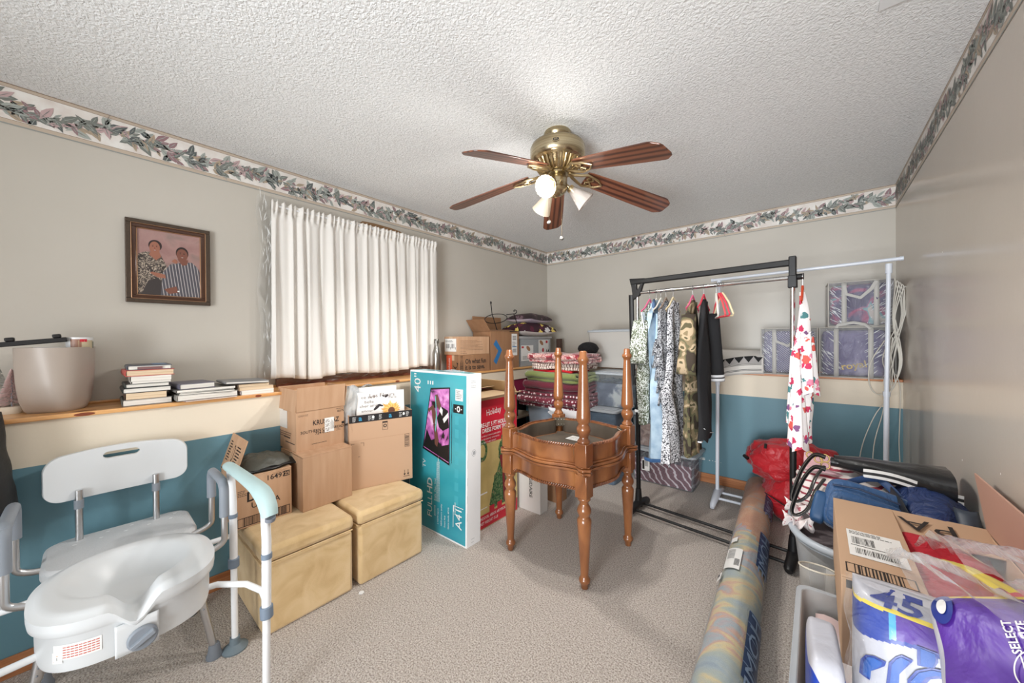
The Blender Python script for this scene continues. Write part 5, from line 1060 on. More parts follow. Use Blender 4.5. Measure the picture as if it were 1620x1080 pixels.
# ---------------------------------------------------------------- bins along the back wall
clr = CL('clear_bin_plastic', (206, 216, 224), .08, .12, fk=.2); clrd = CL('smoky_bin_plastic', (120, 140, 160), .52, .15); milky = CL('milky_bin_plastic', (212, 208, 202), .66, .25); lidm = CL('bin_lid', (206, 212, 218), .62, .3)
def bin_(name, label, loc, rz, W, Dp, Hh, mt, fill=None, lid=True, cat='storage bin', fillh=.75, group=None, taper=.03):
    t = thing(name, label, cat, loc, rz, group); tp = taper
    g = G(); A = rrect(tp, W-tp, tp, Dp-tp, .03, 4); B = rrect(tp+.004, W-tp-.004, tp+.004, Dp-tp-.004, .028, 4); A2 = rrect(.004, W-.004, .004, Dp-.004, .035, 4); B2 = rrect(.009, W-.009, .009, Dp-.009, .033, 4); n = len(A)
    vs = [(x, y, 0) for x, y in A]+[(x, y, Hh) for x, y in A2]+[(x, y, Hh) for x, y in B2]+[(x, y, .005) for x, y in B]; fs = [tuple(range(n))[::-1], tuple(range(3*n, 4*n))]
    for k in range(3): fs += [(k*n+i, k*n+(i+1) % n, (k+1)*n+(i+1) % n, (k+1)*n+i) for i in range(n)]
    g.add(vs, fs); obj('body', g, mt, t, smooth=50)
    if lid:
        g = G(); g.prism(rrect(-.006, W+.006, -.006, Dp+.006, .04), Hh-.012, Hh+.008); g.prism(rrect(.03, W-.03, .03, Dp-.03, .03), Hh+.008, Hh+.014); obj('lid', g, lidm, t, bevel=.003)
    else:
        g = G(); g.ring(rrect(-.008, W+.008, -.008, Dp+.008, .04), rrect(.008, W-.008, .008, Dp-.008, .035), Hh-.012, Hh+.002); obj('rim', g, lidm, t, bevel=.002)
    if fill:
        g = G(); g.grid(lambda u, v: (tp+.015+(W-2*tp-.03)*u, tp+.015+(Dp-2*tp-.03)*v, Hh*fillh+.03*fbm(u*5, v*4, Hh*9)), 16, 12); g.box(tp+.012, W-tp-.012, tp+.012, Dp-tp-.012, .006, Hh*fillh*.93); obj('contents', g, fill, t, smooth=60)
    return t
fm = M('maroon_white_contents', (84, 44, 56), .9, pat=dict(k='wave', s=(5, 5, 13), rot=(.2, .3, 0), dist=5, st=[(.0, (92, 26, 44)), (.80, (112, 40, 58)), (.90, (212, 200, 204))])); fb_ = M('dusky_contents', (148, 118, 108), .9, pat=dict(s=16, dist=1, st=[(.35, (120, 94, 86)), (.5, (160, 130, 118)), (.65, (190, 168, 156))]))
fd = M('navy_grey_contents', (70, 80, 100), .9, pat=dict(s=7, dist=.8, st=[(.38, (52, 60, 82)), (.5, (90, 100, 118)), (.62, (178, 182, 182))])); fw = M('linen_contents', (214, 208, 198), .9)
t = bin_('storage_bin', 'clear bin of maroon and white cloth on the carpet, under the hanging clothes', (-1.34, 3.25, 0), 0, .57, .34, .30, clr, fm)
printing(t, lambda q: (q.rect(((0, .012, 0), (1, 0, 0), (0, 0, 1)), .12, .19, .11, .21, 0, .002), q.bars(((0, .012, 0), (1, 0, 0), (0, 0, 1)), .15, .18, .15, .2, 5, 1, .003), q.rect(((0, .012, 0), (1, 0, 0), (0, 0, 1)), .125, .145, .12, .2, 1, .003)), [paper, ink], 'barcode_label')
bin_('storage_bin', 'clear bin of brownish cloth stacked on the maroon-filled bin', (-1.33, 3.27, .315), 0, .52, .30, .30, clr, fb_)
bin_('storage_bin', 'smoky blue bin on the floor behind the end tables, lowest of the left stack', (-1.70, 2.98, 0), 0, .36, .44, .30, clrd, fd)
bin_('storage_bin', 'smoky blue bin in the middle of the left stack, below the clear-fronted one', (-1.70, 2.98, .315), 0, .36, .44, .34, clrd, fd)
bin_('storage_bin', 'clear-fronted bin with navy and white cloth, under the tall milky bin', (-1.66, 3.1, .67), 0, .36, .36, .315, clr, fd)
t = bin_('storage_bin', 'tall milky white bin with a black latch, topmost on the back ledge', (-1.83, 3.37, 1.015), 0, .92, .30, .37, milky, fw, fillh=.3, taper=.02)
g = G(); g.box(.47, .53, -.006, .008, .20, .31); o = obj('latch', g, M('latch_white', (206, 200, 192), .4), t, bevel=.003); g = G(); g.box(.485, .515, -.012, -.004, .225, .285); obj('latch_catch', g, black, o, bevel=.003)
# tub with the blankets
bin_('storage_bin', 'grey-blue open bin under the pile of folded blankets', (-2.20, 2.80, .34), 0, .60, .40, .32, CL('hazy_bin', (176, 188, 202), .5, .2), M('white_bundle', (206, 206, 212), .9, pat=dict(s=12, dist=1, st=[(.35, (150, 150, 160)), (.6, (226, 226, 230))])), lid=False, fillh=.8)
bin_('storage_bin', 'grey bin on the carpet supporting the blanket bin', (-2.18, 2.81, 0), 0, .56, .38, .325, CL('hazy_bin2', (150, 160, 172), .6, .2), fd)
def blanket(label, loc, rz, W, Dp, layers, th, mt, seed, group='folded blankets on the grey-blue bin', name='folded_blanket'):
    t = thing(name, label, 'blanket', loc, rz, group); g = G(); P = []
    for k in range(layers):
        z = th*(k+.5); y0, y1 = (0, Dp) if k % 2 == 0 else (Dp, 0)
        for j in range(9):
            P.append((y0+(y1-y0)*j/8, z+.004*math.sin(j*1.3+k)))
        if k < layers-1:
            s_ = 1 if y1 > y0 else -1
            for j in range(1, 5): a = PI*j/5; P.append((y1+s_*th*.5*math.sin(a)*1.4, z+th/2*(1-math.cos(a))))
    n = len(P)
    g.grid(lambda u, v: (W*u+.01*fbm(v*9, u*3, seed), P[min(n-1, int(round(v*(n-1))))][0]+.014*fbm(u*4, v*5, seed+3)+.02*math.sin(u*3+seed)*0, P[min(n-1, int(round(v*(n-1))))][1]+.012*fbm(u*3.3, P[min(n-1, int(round(v*(n-1))))][0]*8, seed)), 30, n-1)
    obj('cloth', g, mt, t, solid=th*.86, smooth=180)
    return t
snow = M('snowflake_blanket', (112, 26, 48), .9, sheen=.4, pat=dict(k='spots', s=34, thr=.34, warp=.2, ns=9, rnd=.5, st=[(0, (236, 226, 228)), (.6, (112, 26, 48)), (.75, (230, 214, 218))])); mar = M('maroon_fleece', (102, 26, 46), .95, sheen=.4, bump=(60, .3)); grn = M('green_fleece', (124, 136, 78), .95, sheen=.4, bump=(60, .3))
fle = M('fleece_red_white', (196, 120, 118), .95, sheen=.4, pat=dict(k='noise', s=(9, 9, 12), dist=2.2, detail=2, st=[(.36, (122, 34, 46)), (.45, (176, 60, 68)), (.49, (236, 220, 214)), (.55, (150, 44, 56)), (.62, (214, 170, 160))])); crm = M('cream_script_fleece', (222, 206, 196), .95, pat=dict(k='wave', s=(12, 12, 20), dist=9, st=[(.3, (228, 214, 204)), (.78, (214, 196, 184)), (.86, (110, 70, 66))])); redf = M('red_fleece', (196, 28, 40), .9)
blanket('maroon blanket with white snowflakes, lowest of the folded pile', (-2.25, 2.76, .665), 0, .66, .42, 4, .034, snow, 1)
blanket('plain maroon blanket folded above the snowflake one', (-2.19, 2.78, .80), 2, .60, .38, 3, .036, mar, 2)
blanket('olive green fleece blanket folded in the middle of the pile', (-2.16, 2.78, .905), -2, .56, .38, 3, .031, grn, 3)
blanket('thin red cloth between the green blanket and the cream one', (-2.10, 2.80, .995), 0, .42, .34, 1, .022, redf, 6)
blanket('cream and black scribbled fleece under the red and white blanket', (-2.10, 2.78, 1.018), 3, .50, .36, 2, .032, crm, 4)
blanket('red and white swirled fleece blanket, topmost of the folded pile', (-2.13, 2.77, 1.083), -2, .56, .38, 3, .029, fle, 5)
g = G(); g.grid(lambda u, v: (-1.90+.30*u+.02*math.sin(v*4), 2.77-.03*math.sin(PI*min(1, v*1.4)), .685-.20*v*(.3+.7*u)+.012*fbm(u*5, v*5, 8)), 20, 16); tag(obj('white_cloth', g, M('white_towel', (236, 236, 240), .9), solid=.006, smooth=180), 'white cloth draped over the right rim of the blanket bin', 'cloth')
g = G(); g.grid(lambda u, v: (-1.70+(.10+.012*fbm(u*30, v*30, 1, .5))*math.sin(PI*v)*math.cos(2*PI*u), 3.16+.09*math.sin(PI*v)*math.sin(2*PI*u), 1.21-.065*math.cos(PI*v)), 30, 14, wu=True); tag(obj('fuzzy_hat', g, M('black_fur', (16, 16, 18), .95, bump=(120, 1, 'noise', 0, .02)), smooth=180), 'black fuzzy hat between the blankets and the milky bin', 'hat')
g = G(); g.grid(lambda u, v: (-1.72+.10*math.sin(PI*v)*math.cos(2*PI*u), 3.08+.09*math.sin(PI*v)*math.sin(2*PI*u), 1.09-.085*math.cos(PI*v)+.01*math.sin(u*30)), 30, 14, wu=True); tag(obj('red_bag', g, redf, smooth=180), 'crumpled red bag beside the topmost blanket', 'bag')

# ---------------------------------------------------------------- back ledge: quilt and comforter bags
ql = M('quilt_white', (228, 224, 218), .85, bump=(120, .2)); qb = M('quilt_black', (28, 28, 30), .85); qg = M('quilt_grey', (176, 172, 170), .85)
t = thing('folded_quilt', 'white quilt with black triangles and stripes folded on the back ledge', 'blanket', (-.74, 3.60, ZL))
def qf(u, v):
    x = .41*u; sag = -.085*(1-u)**2.2; a = PI*v; k = v
    if v < .3: y, z = -.012-.10*0, .0+.155*(v/.3)*.9; y = -.03-.012*math.sin(v/.3*PI)
    else: kk = (v-.3)/.7; y = -.03+.25*kk; z = .14+.045*math.sin(min(1, kk*1.4)*PI/2)
    return (x, y, z+sag*(1 if v < .35 else max(0, 1-(v-.35)*3)))
g = G(); g.grid(qf, 24, 30); g.grid(lambda u, v: (.41*u, -.03+.25*v, .0+(-.085*(1-u)**2.2)*(1-v)), 12, 4); obj('cloth', g, ql, t, solid=.008, smooth=180)
q = G()
def on(u, v, e=.0052):
    p = Vector(qf(u, v)); a = Vector(qf(min(1, u+.01), v))-p; b = Vector(qf(u, min(1, v+.01)))-p; return p+a.cross(b).normalized()*e
for v0, v1, mi in ((.055, .063, 0), (.075, .083, 0), (.155, .162, 0), (.172, .180, 0)): q.grid(lambda a, b: on(a, v0+(v1-v0)*b), 24, 1, mi)
q.grid(lambda a, b: on(a, .185+.115*b), 24, 5, 1)
for k in range(6):
    for j in range(6): 
        f0, f1 = j/6, (j+1)/6; um = (k+.5)/6; hw = .5/6
        q.add([on(um-hw*f0, .20+.10*f0, .007), on(um+hw*f0, .20+.10*f0, .007), on(um+hw*f1, .20+.10*f1, .007), on(um-hw*f1, .20+.10*f1, .007)], [(0, 1, 2, 3)], 0)
obj('woven_pattern', q, [qb, qg], t, smooth=0)
vin = CL('vinyl_bag', (232, 234, 240), .24, .06, bump=((14, 14, 6), 1, 'noise', 3, .05)); pip = M('grey_piping', (196, 192, 184), .6)
purp = M('purple_comforter', (110, 100, 146), .9, pat=dict(s=8, dist=.8, st=[(.35, (92, 82, 134)), (.55, (126, 118, 160)), (.7, (176, 172, 194))]), bump=(26, .5)); strap = M('grey_webbing', (196, 194, 190), .7)
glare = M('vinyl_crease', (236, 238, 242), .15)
def comf(label, x0, z0, W, Hh, Dp, seed, words, rz=0, ins=None, drop=.0):
    t = thing('comforter_bag', label, 'storage bag', (x0, 3.60, z0), rz, 'clear zip bags of comforters on the back ledge')
    g = G(); g.box(.014, W-.014, .014, Dp-.01, .012, Hh-.02); i_ = obj('comforter', g, ins or purp, t, bevel=.03)
    g = G(); 
    def face(u, v): return (W*u, -.006*math.sin(PI*u)*math.sin(PI*v)+.006*fbm(u*6, v*6, seed), Hh*v)
    g.grid(face, 22, 20); g.grid(lambda u, v: (W*u, Dp*v, Hh+.008*math.sin(PI*u)*math.sin(PI*v)), 10, 6); g.grid(lambda u, v: (0, Dp*(1-u), Hh*v), 6, 8); g.grid(lambda u, v: (W, Dp*u, Hh*v), 6, 8)
    obj('vinyl_shell', g, vin, t, smooth=180)
    g = G()
    for P in ([(0, 0, 0), (W, 0, 0), (W, 0, Hh), (0, 0, Hh)], [(0, Dp, 0), (W, Dp, 0), (W, Dp, Hh), (0, Dp, Hh)]): g.tube([Vector(a).lerp(Vector(b), k/4) for a, b in zip(P, P[1:]+P[:1]) for k in range(4)], .0045, 6, closed=True)
    for a in ((0, 0), (W, 0), (W, Hh), (0, Hh)): g.tube([(a[0], 0, a[1]), (a[0], Dp, a[1])], .0045, 6)
    obj('piping', g, pip, t)
    # glare on the vinyl, modelled as thin pale streaks over its front
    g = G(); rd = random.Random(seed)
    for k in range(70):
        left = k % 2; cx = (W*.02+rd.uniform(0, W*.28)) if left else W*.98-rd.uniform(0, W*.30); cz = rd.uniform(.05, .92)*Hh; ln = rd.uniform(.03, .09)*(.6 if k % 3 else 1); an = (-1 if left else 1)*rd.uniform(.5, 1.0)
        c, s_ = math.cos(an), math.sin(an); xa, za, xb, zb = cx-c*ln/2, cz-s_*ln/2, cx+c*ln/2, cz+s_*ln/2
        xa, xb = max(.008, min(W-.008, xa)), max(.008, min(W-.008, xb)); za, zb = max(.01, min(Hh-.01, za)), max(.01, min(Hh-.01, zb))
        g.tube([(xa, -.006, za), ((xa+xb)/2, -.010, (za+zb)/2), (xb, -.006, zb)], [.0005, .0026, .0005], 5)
    o = obj('vinyl_glare_streaks', g, glare, t); o['kind'] = 'stuff'
    for s_ in (.25, .74):
        g = G(); g.grid(lambda u, v: (W*s_-.014+.028*u, -.0115, Hh*v*.98), 1, 6); obj('webbing_strap', g, strap, t, solid=.002)
    g = G(); g.tube([(W*.25, -.012, Hh*.92 if drop else Hh), (W*.28, -.016, (Hh*.72 if drop else Hh+.02)), (W*.5, -.02, (Hh*.62 if drop else Hh+.035)), (W*.66, -.016, (Hh*.8 if drop else Hh+.02)), (W*.74, -.012, Hh*.97)], .011, 8, flat=.25); obj('handle', g, strap, t)
    if words:
        q = G(); q.txt(((0, -.0, 0), (1, 0, 0), (0, 0, 1)), words, .05, W*.34, Hh*.15, 0, .004, bold=.02, rot=PI/2*0+.2); obj('gold_lettering', q, M('gold_print', (196, 168, 96), .5), i_)
    return t
comf('clear zip bag of striped lilac bedding, leftmost of the comforter bags', -.350, ZL+.002, .355, .365, .26, 1, None, drop=1, ins=M('lilac_quilted', (120, 116, 156), .9, pat=dict(k='wave', s=(26, 1, 26), rot=(0, .8, 0), st=[(.2, (92, 88, 134)), (.6, (140, 136, 170)), (.85, (196, 194, 210))])))
comf('clear zip bag of purple bedding with gold lettering, under the topmost bag', .018, ZL, .372, .365, .26, 2, 'royal')
prn = M('printed_comforter', (84, 72, 116), .9, pat=dict(k='noise', s=(7, 7, 7), dist=1, detail=2, st=[(.38, (74, 62, 108)), (.46, (96, 86, 130)), (.54, (190, 90, 130)), (.6, (110, 180, 190)), (.68, (216, 206, 196))]))
comf('clear zip bag of purple, pink and aqua printed bedding, topmost bag in the corner', .068, ZL+.375, .345, .325, .24, 3, None, rz=2, ins=prn, drop=1)

# ---------------------------------------------------------------- cords in the right corner
cord = M('white_cord', (216, 212, 202), .5)
rd = random.Random(4)
def cordt(nm, label, pts, grp=None, r=.0035):
    P = [Vector(p) for p in pts]; out = []
    for i in range(len(P)-1):
        p0, p1, p2, p3 = P[max(i-1, 0)], P[i], P[i+1], P[min(i+2, len(P)-1)]
        for k in range(6):
            s_ = k/6; out.append(.5*((2*p1)+(-p0+p2)*s_+(2*p0-5*p1+4*p2-p3)*s_*s_+(-p0+3*p1-3*p2+p3)*s_**3))
    out.append(P[-1]); g = G(); g.tube(out, r*.8, 8); return tag(obj(nm, g, cord), label, 'cord', grp)
yk = 3.55
loops = []
for k in range(5):
    dx = .008*k; x = .425+dx*.4
    loops += [(x-.02+dx, yk-.02*k*.5, 1.70-.015*k), (x+.012, yk-.01*k, 1.45), (x-.05+.02*(k % 2), yk-.02, 1.12+.03*k), (x-.075+.01*k, yk-.03, .98+.01*k), (x-.03, yk-.03, .955+.012*k), (x+.0, yk-.02, 1.15), (x-.03, yk-.01, 1.42)]
cordt('extension_cord', 'long white extension cord looped over the corner of the topmost bag', loops)
cordt('power_cord', 'white cord dropping straight down the right corner behind the bags', [(.41, 3.55, 1.05), (.432, 3.56, .95), (.43, 3.57, .7), (.428, 3.57, .55), (.44, 3.57, .25)])
cordt('power_cord', 'white cord falling left past the white rack post', [(.40, 3.5, 1.35), (.345, 3.52, 1.15), (.385, 3.5, .95), (.30, 3.5, .75), (.235, 3.5, .5), (.22, 3.52, .2)])
cordt('power_cord', 'white cord between the rack post and the corner', [(.39, 3.5, 1.3), (.37, 3.5, 1.05), (.345, 3.5, .8), (.30, 3.5, .55), (.29, 3.52, .2)])
cordt('cable_loop', 'slack grey cord loop hanging below the purple bag', [(.36, 3.56, 1.28), (.29, 3.57, 1.12), (.285, 3.57, .97), (.33, 3.58, .90), (.40, 3.58, .95)], r=.0045)
g = G(); g.box(0, .09, 0, .02, 0, .33); tag(obj('shelf_bracket_panel', g, M('grey_board', (116, 110, 104), .6)), 'dark grey board standing behind the cords in the corner', 'board').location = (.355, 3.87, ZL)
# ---------------------------------------------------------------- red sleeping bag
t = thing('sleeping_bag', 'red nylon sleeping bag slumped against the teal wall behind the rack post', 'sleeping bag', (-.16, 3.28, 0))
nyl = M('red_nylon', (190, 28, 40), .42, sheen=.2, bump=(9, .6, 'noise', 1.5, .03))
def blobf(c, r, seed, n=1.0, amp=.03):
    def f(u, v):
        a, b = 2*PI*u, PI*v; d = Vector((math.sin(b)*math.cos(a), math.sin(b)*math.sin(a), -math.cos(b)))
        k = 1+amp/min(r)*(fbm(d.x*2.2, d.y*2.2, d.z*2.2+seed)+.5*fbm(d.x*6, d.y*6, d.z*6+seed))
        return (c[0]+r[0]*k*d.x, c[1]+r[1]*k*d.y, max(.004, c[2]+r[2]*k*d.z))
    return f
g = G(); g.grid(blobf((.02, 0, .40), (.27, .19, .165), 1), 60, 34, wu=True); obj('upper_roll', g, nyl, t, smooth=180)
g = G(); g.grid(blobf((.06, -.02, .165), (.22, .20, .19), 5), 60, 34, wu=True); obj('lower_roll', g, nyl, t, smooth=180)
g = G(); g.tube([(-.12+.0, -.15+.04*math.cos(a), .42+.125*math.sin(a)) for a in [k*PI/8-.9 for k in range(9)]], .008, 6, flat=.4); g.tube([(-.27, -.02, .40), (-.24, -.04, .385)], .012, 8); obj('strap', g, black, t)
g = G(); g.tube([(-.12, -.22, .22), (0, -.235, .16), (.1, -.24, .12)], .004, 6); obj('drawcord', g, black, t)

# ---------------------------------------------------------------- rolled rug in plastic
t = thing('rolled_rug', 'rolled pastel rug wrapped in clear plastic, lying across the rack base bars', 'rug', (-.345, 3.42, .122))
RL = 2.50; e0 = Vector((0, 0, 0)); e1 = Vector((.115, -RL, -.03)); ax = (e1-e0).normalized(); sx = ax.cross(Vector((0, 0, 1))).normalized()*-1; sz = Vector((0, 0, 1))
# sx points to +x
if sx.x < 0: sx = -sx
RR = .086
def rg(s, a, r=RR):
    rr_ = r*(1+.02*math.sin(3*a+s*2)); return e0+ax*s+sx*rr_*math.cos(a)+sz*rr_*math.sin(a)
rugm = M('pastel_rug', (170, 176, 178), .95, bump=(220, .5), pat=dict(k='noise', s=(3.5, 7.5, 3.5), rot=(0, 0, .5), dist=.5, detail=4, st=[(.28, (132, 150, 166)), (.38, (160, 174, 182)), (.46, (172, 180, 172)), (.53, (214, 196, 150)), (.57, (204, 164, 146)), (.62, (164, 178, 186)), (.74, (196, 156, 154))]))
rugo = M('orange_rug', (210, 154, 120), .95, bump=(220, .5), pat=dict(k='noise', s=6, dist=.8, st=[(.3, (200, 140, 108)), (.55, (218, 168, 132)), (.7, (186, 176, 164))]))
def rmi(u, v):
    s_ = v*RL; a = u*2*PI; k = s_+.10*math.cos(a)+.05*fbm(a, s_*3, 1)
    return 1 if k < .95+.25*math.cos(a) else 0
g = G(); g.grid(lambda u, v: rg(v*RL, 2*PI*u), 40, 60, rmi, wu=True); obj('rug', g, [rugm, rugo], t, smooth=180)
g = G()
for s_ in (.0, RL):
    P = []
    for k in range(90): a = k*.42; r = RR*(1-k/95); P.append(rg(s_+(-.002 if s_ == 0 else .002), a, r))
    g.tube(P, .003, 5)
obj('rolled_edge', g, rugm, t)
g = G(); g.grid(lambda u, v: rg(-.03+v*(RL+.05), 2*PI*u, RR+.004+.003*fbm(u*30, v*40, 3)), 60, 80, wu=True); g.grid(lambda u, v: rg(-.03-.02*v, 2*PI*u, (RR+.004)*(1-v*.9)), 40, 4, wu=True); obj('plastic_sleeve', g, CL('rug_plastic', (226, 230, 232), .07, .1, bump=((40, 12, 40), .8, 'noise', 1.5, .02)), t, smooth=180)
navy = M('navy_label', (38, 58, 92), .45); nl = M('navy_label_print', (120, 140, 166), .5)
for k, (s0, s1) in enumerate(((.02, .17), (.30, .62), (.92, 1.30), (1.66, 2.02))):
    a0, a1 = .95, -.05; q = G(); pf = lambda u, v, e=.0: rg(s0+(s1-s0)*v, a0+(a1-a0)*u, RR+.009+e)
    q.grid(pf, 10, 6, 0)
    for j in range(5): q.grid(lambda u, v: pf(u, (j+.0)/5+.004+.012*v, .001), 10, 1, 1)
    q.txt(None, 'HOME', .05, 0, 0, 1, fn=lambda x, y: rg(s0+.012+x*(s1-s0)/.175, .25+y/.08, RR+.0105))
    obj('navy_label', q, [navy, nl], t, smooth=180)
q = G(); a0, a1 = 2.45, 1.62
pf = lambda u, v, e=.0: rg(1.20+.20*v+.03*u, a0+(a1-a0)*u, RR+.010+e)
q.grid(pf, 10, 6, 0)
for j in range(8): q.grid(lambda u, v: pf(.12+.5*u, .1+.06*j+.02*v, .001), 5, 1, 1)
for j in range(9): q.grid(lambda u, v: pf(.66+.28*u, .55+.035*j+.018*v, .001), 4, 1, 1)
q.grid(lambda u, v: rg(1.09+.05*v, 2.35-.35*u, RR+.010), 5, 2, 0); q.grid(lambda u, v: rg(1.44+.06*v, 2.75-.35*u, RR+.014), 5, 2, 0); q.grid(lambda u, v: rg(1.45+.02*v, 2.7-.2*u, RR+.0155), 5, 1, 1)
obj('white_label', q, [paper, M('label_grey', (90, 90, 92), .5)], t, smooth=180)

# ---------------------------------------------------------------- grey tub and the bags on it
greyt = CL('grey_tub', (176, 178, 180), .86, .3)
t = thing('laundry_tub', 'oval translucent grey tub beneath the heap of handbags', 'tub', (.165, 2.26, 0))
def ov(a, k=1): c, s_ = math.cos(a), math.sin(a); q_ = (abs(c)**2.8+abs(s_)**2.8)**(-1/2.8); return .262*k*q_*c, .32*k*q_*s_
g = G()
def tubf(u, v, o=0):
    a = 2*PI*u; k = .80+.17*v; x, y = ov(a, k); z = .42*v; return (x*(1-o), y*(1-o), z+(.006 if o and v == 0 else 0))
g.grid(lambda u, v: tubf(u, v), 56, 14, wu=True); g.grid(lambda u, v: tubf(-u, v, .015), 56, 14, wu=True); g.prism([ov(2*PI*i/56, .8) for i in range(56)], 0, .006)
obj('body', g, greyt, t, smooth=60)
g = G(); g.tube([(*ov(2*PI*i/56, 1.0), .425) for i in range(56)], .016, 10, closed=True, flat=1); g.grid(lambda u, v: (*ov(2*PI*u, .96+.05*v), .432-.03*v), 56, 2, wu=True); obj('rim', g, M('grey_tub_rim', (178, 186, 194), .35), t, smooth=180)
g = G(); g.prism([ov(2*PI*i/40, .9) for i in range(40)], .36, .40); obj('contents', g, M('tub_cloth', (120, 110, 112), .9), t, bevel=.02)

strp = M('red_striped_bag_cloth', (232, 222, 218), .85, pat=dict(k='wave', s=(2, 2, 26), rot=(.25, -.5, 0), st=[(.0, (150, 52, 68)), (.12, (160, 66, 80)), (.22, (236, 226, 222))]))
t = thing('tote_bag', 'pink and red striped soft tote bag with ruffled ends, lying on the grey tub', 'bag', (.13, 2.33, .43), 0)
g = G(); g.grid(blobf((-.005, .04, .12), (.22, .26, .155), 11, amp=.018), 48, 28, wu=True); obj('body', g, strp, t, smooth=180)
rf = M('ruffle_floral', (230, 214, 212), .85, pat=dict(s=60, hard=True, st=[(0, (232, 222, 220)), (.6, (190, 110, 120))]))
for (cx, cy, cz, s_) in ((-.20, -.12, .06, 1), (-.20, -.19, .015, 1.1), (-.15, -.02, .20, .9)):
    g = G(); g.grid(lambda u, v: (cx+.05*s_*v*math.cos(2*PI*u)+.008*math.sin(u*40), cy+.045*s_*v*math.sin(2*PI*u), cz+.03*s_*math.sin(u*2*PI*5)*v), 48, 4, wu=True); obj('ruffle', g, rf, t, solid=.002, smooth=180)
pinkl = M('blush_leather', (220, 176, 182), .45)
g = G(); g.grid(lambda u, v: (-.18+.38*u, .03-.16*v+.1*math.sin(u*2)*.3, .285-.045*v-.09*u*u+.01*math.sin(v*8)), 20, 8); obj('pink_panel', g, pinkl, t, solid=.01, smooth=180)
g = G(); g.grid(lambda u, v: (.03+.22*u, -.06-.035*v+.05*u, .285-.03*v-.045*u), 14, 4, lambda u, v: (int(u*11)+int(v*2)) % 2); obj('checked_lining', g, [paper, black], t, solid=.003, smooth=0)
qblue = M('quilted_blue_nylon', (34, 74, 118), .5, sheen=.2, bump=((26, 26, 26), .45, 'noise', 1, .02)); qb2 = M('plain_blue_nylon', (34, 72, 112), .5)
t = thing('handbag', 'blue quilted nylon bag with webbing straps, leaning on the striped tote', 'bag', (.0, 1.95, .545), -8, rot=(math.radians(-30), math.radians(9), math.radians(-6)))
def rb(W, Dp, Hh, e=5):
    def f(u, v):
        a, b = 2*PI*u, PI*v; cx, sy, cz = math.sin(b)*math.cos(a), math.sin(b)*math.sin(a), -math.cos(b); k = (abs(cx)**e+abs(sy)**e+abs(cz)**e)**(-1/e); return (W/2+W/2*k*cx, Dp/2+Dp/2*k*sy, Hh/2+Hh/2*k*cz)
    return f
g = G(); g.grid(rb(.27, .11, .21), 48, 28, wu=True); obj('body', g, qblue, t, smooth=180)
g = G(); g.grid(lambda u, v: tuple(Vector(rb(.235, .05, .15)(u, v))+Vector((.018, -.012, .008))), 40, 24, wu=True); pk = obj('front_pocket', g, qblue, t, smooth=180)
g = G(); g.grid(lambda u, v: tuple(Vector(rb(.05, .08, .13)(u, v))+Vector((-.03, .01, .0))), 30, 18, wu=True); obj('side_pocket', g, qb2, t, smooth=180)
g = G(); g.tube([(.02, .0, .165), (.10, -.016, .178), (.22, -.012, .17)], .004, 8); obj('zip_band', g, M('navy_zip', (24, 44, 76), .5), t)
for pts in ([(.06, .05, .20), (.11, .075, .25), (.15, .09, .27)], [(.15, .09, .27), (.20, .06, .225), (.25, .03, .15), (.275, .0, .08)]):
    g = G(); g.tube(crs(pts), .013, 10, flat=.2); obj('strap', g, M('blue_webbing', (28, 60, 104), .6), t)
t = thing('sports_bag', 'navy sports bag with black strap and white stripes, against the right wall', 'bag', (.33, 2.13, .49), 0)
nv = M('navy_nylon', (30, 50, 96), .42, bump=(9, 1, 'noise', 2, .03)); g = G(); g.grid(blobf((0, .0, .10), (.115, .22, .125), 21, amp=.012), 44, 26, wu=True); obj('body', g, nv, t, smooth=180)
g = G(); g.tube([(-.10, -.02, .18), (-.085, -.12, .17), (-.065, -.19, .12), (-.05, -.23, .05)], .026, 10, flat=.22); obj('shoulder_strap', g, M('black_webbing', (34, 36, 40), .45), t)
q = G(); g = G(); g.grid(lambda u, v: (.045+.055*u, -.21-.02*math.sin(PI*u)+.09*v*v, .03+.17*v), 6, 12); sp = obj('side_panel', g, M('charcoal_panel', (58, 66, 78), .5), t, solid=.004, smooth=180)
q = G()
for k in range(3): q.grid(lambda u, v: (.052+.043*u, -.2155-.02*math.sin(PI*(.1+.8*u))+.09*(lambda w_: w_*w_)((.045*k+.025*v+.10)/.17*.8), .03+.045*k+.012+.02*v+.012*u), 4, 2)
obj('stripe', q, paper, sp, smooth=0)
t = thing('shoulder_bag', 'black leather shoulder bag with gold rings, topmost of the bag heap', 'bag', (.08, 2.20, .70), 0)
lea = M('black_leather', (18, 18, 20), .28, coat=.3, bump=(60, .15)); ggold = M('gold_ring', (150, 124, 80), .45, 1)
def bf(u, v):
    a = 2*PI*u; x = -.02+.34*v; w_ = .03+.085*v; h_ = .024+.036*v; c, s_ = math.cos(a), math.sin(a); k = (abs(c)**3+abs(s_)**3)**(-1/3)
    return (x, .03+w_*k*c-.03*v, .035+h_*k*s_-.02*v+.006*fbm(c*2, s_*2, v*4))
g = G(); g.grid(bf, 40, 24, wu=True); g.add([bf(i/40, 1) for i in range(40)], [tuple(range(40))]); obj('body', g, lea, t, smooth=60)
g = G(); g.tube([(-.03, .02, .03), (.03, .01, .03), (.045, .01, .03)], [.021, .021, .021], 14); o_ = obj('handle_sleeve', g, lea, t)
g = G()
for x in (.036, .046): g.tube([(x, .01+.0235*math.cos(a), .03+.0235*math.sin(a)) for a in [k*PI/8 for k in range(16)]], .003, 6, closed=True)
obj('copper_ring', g, M('copper_ring', (190, 120, 84), .3, 1), o_)
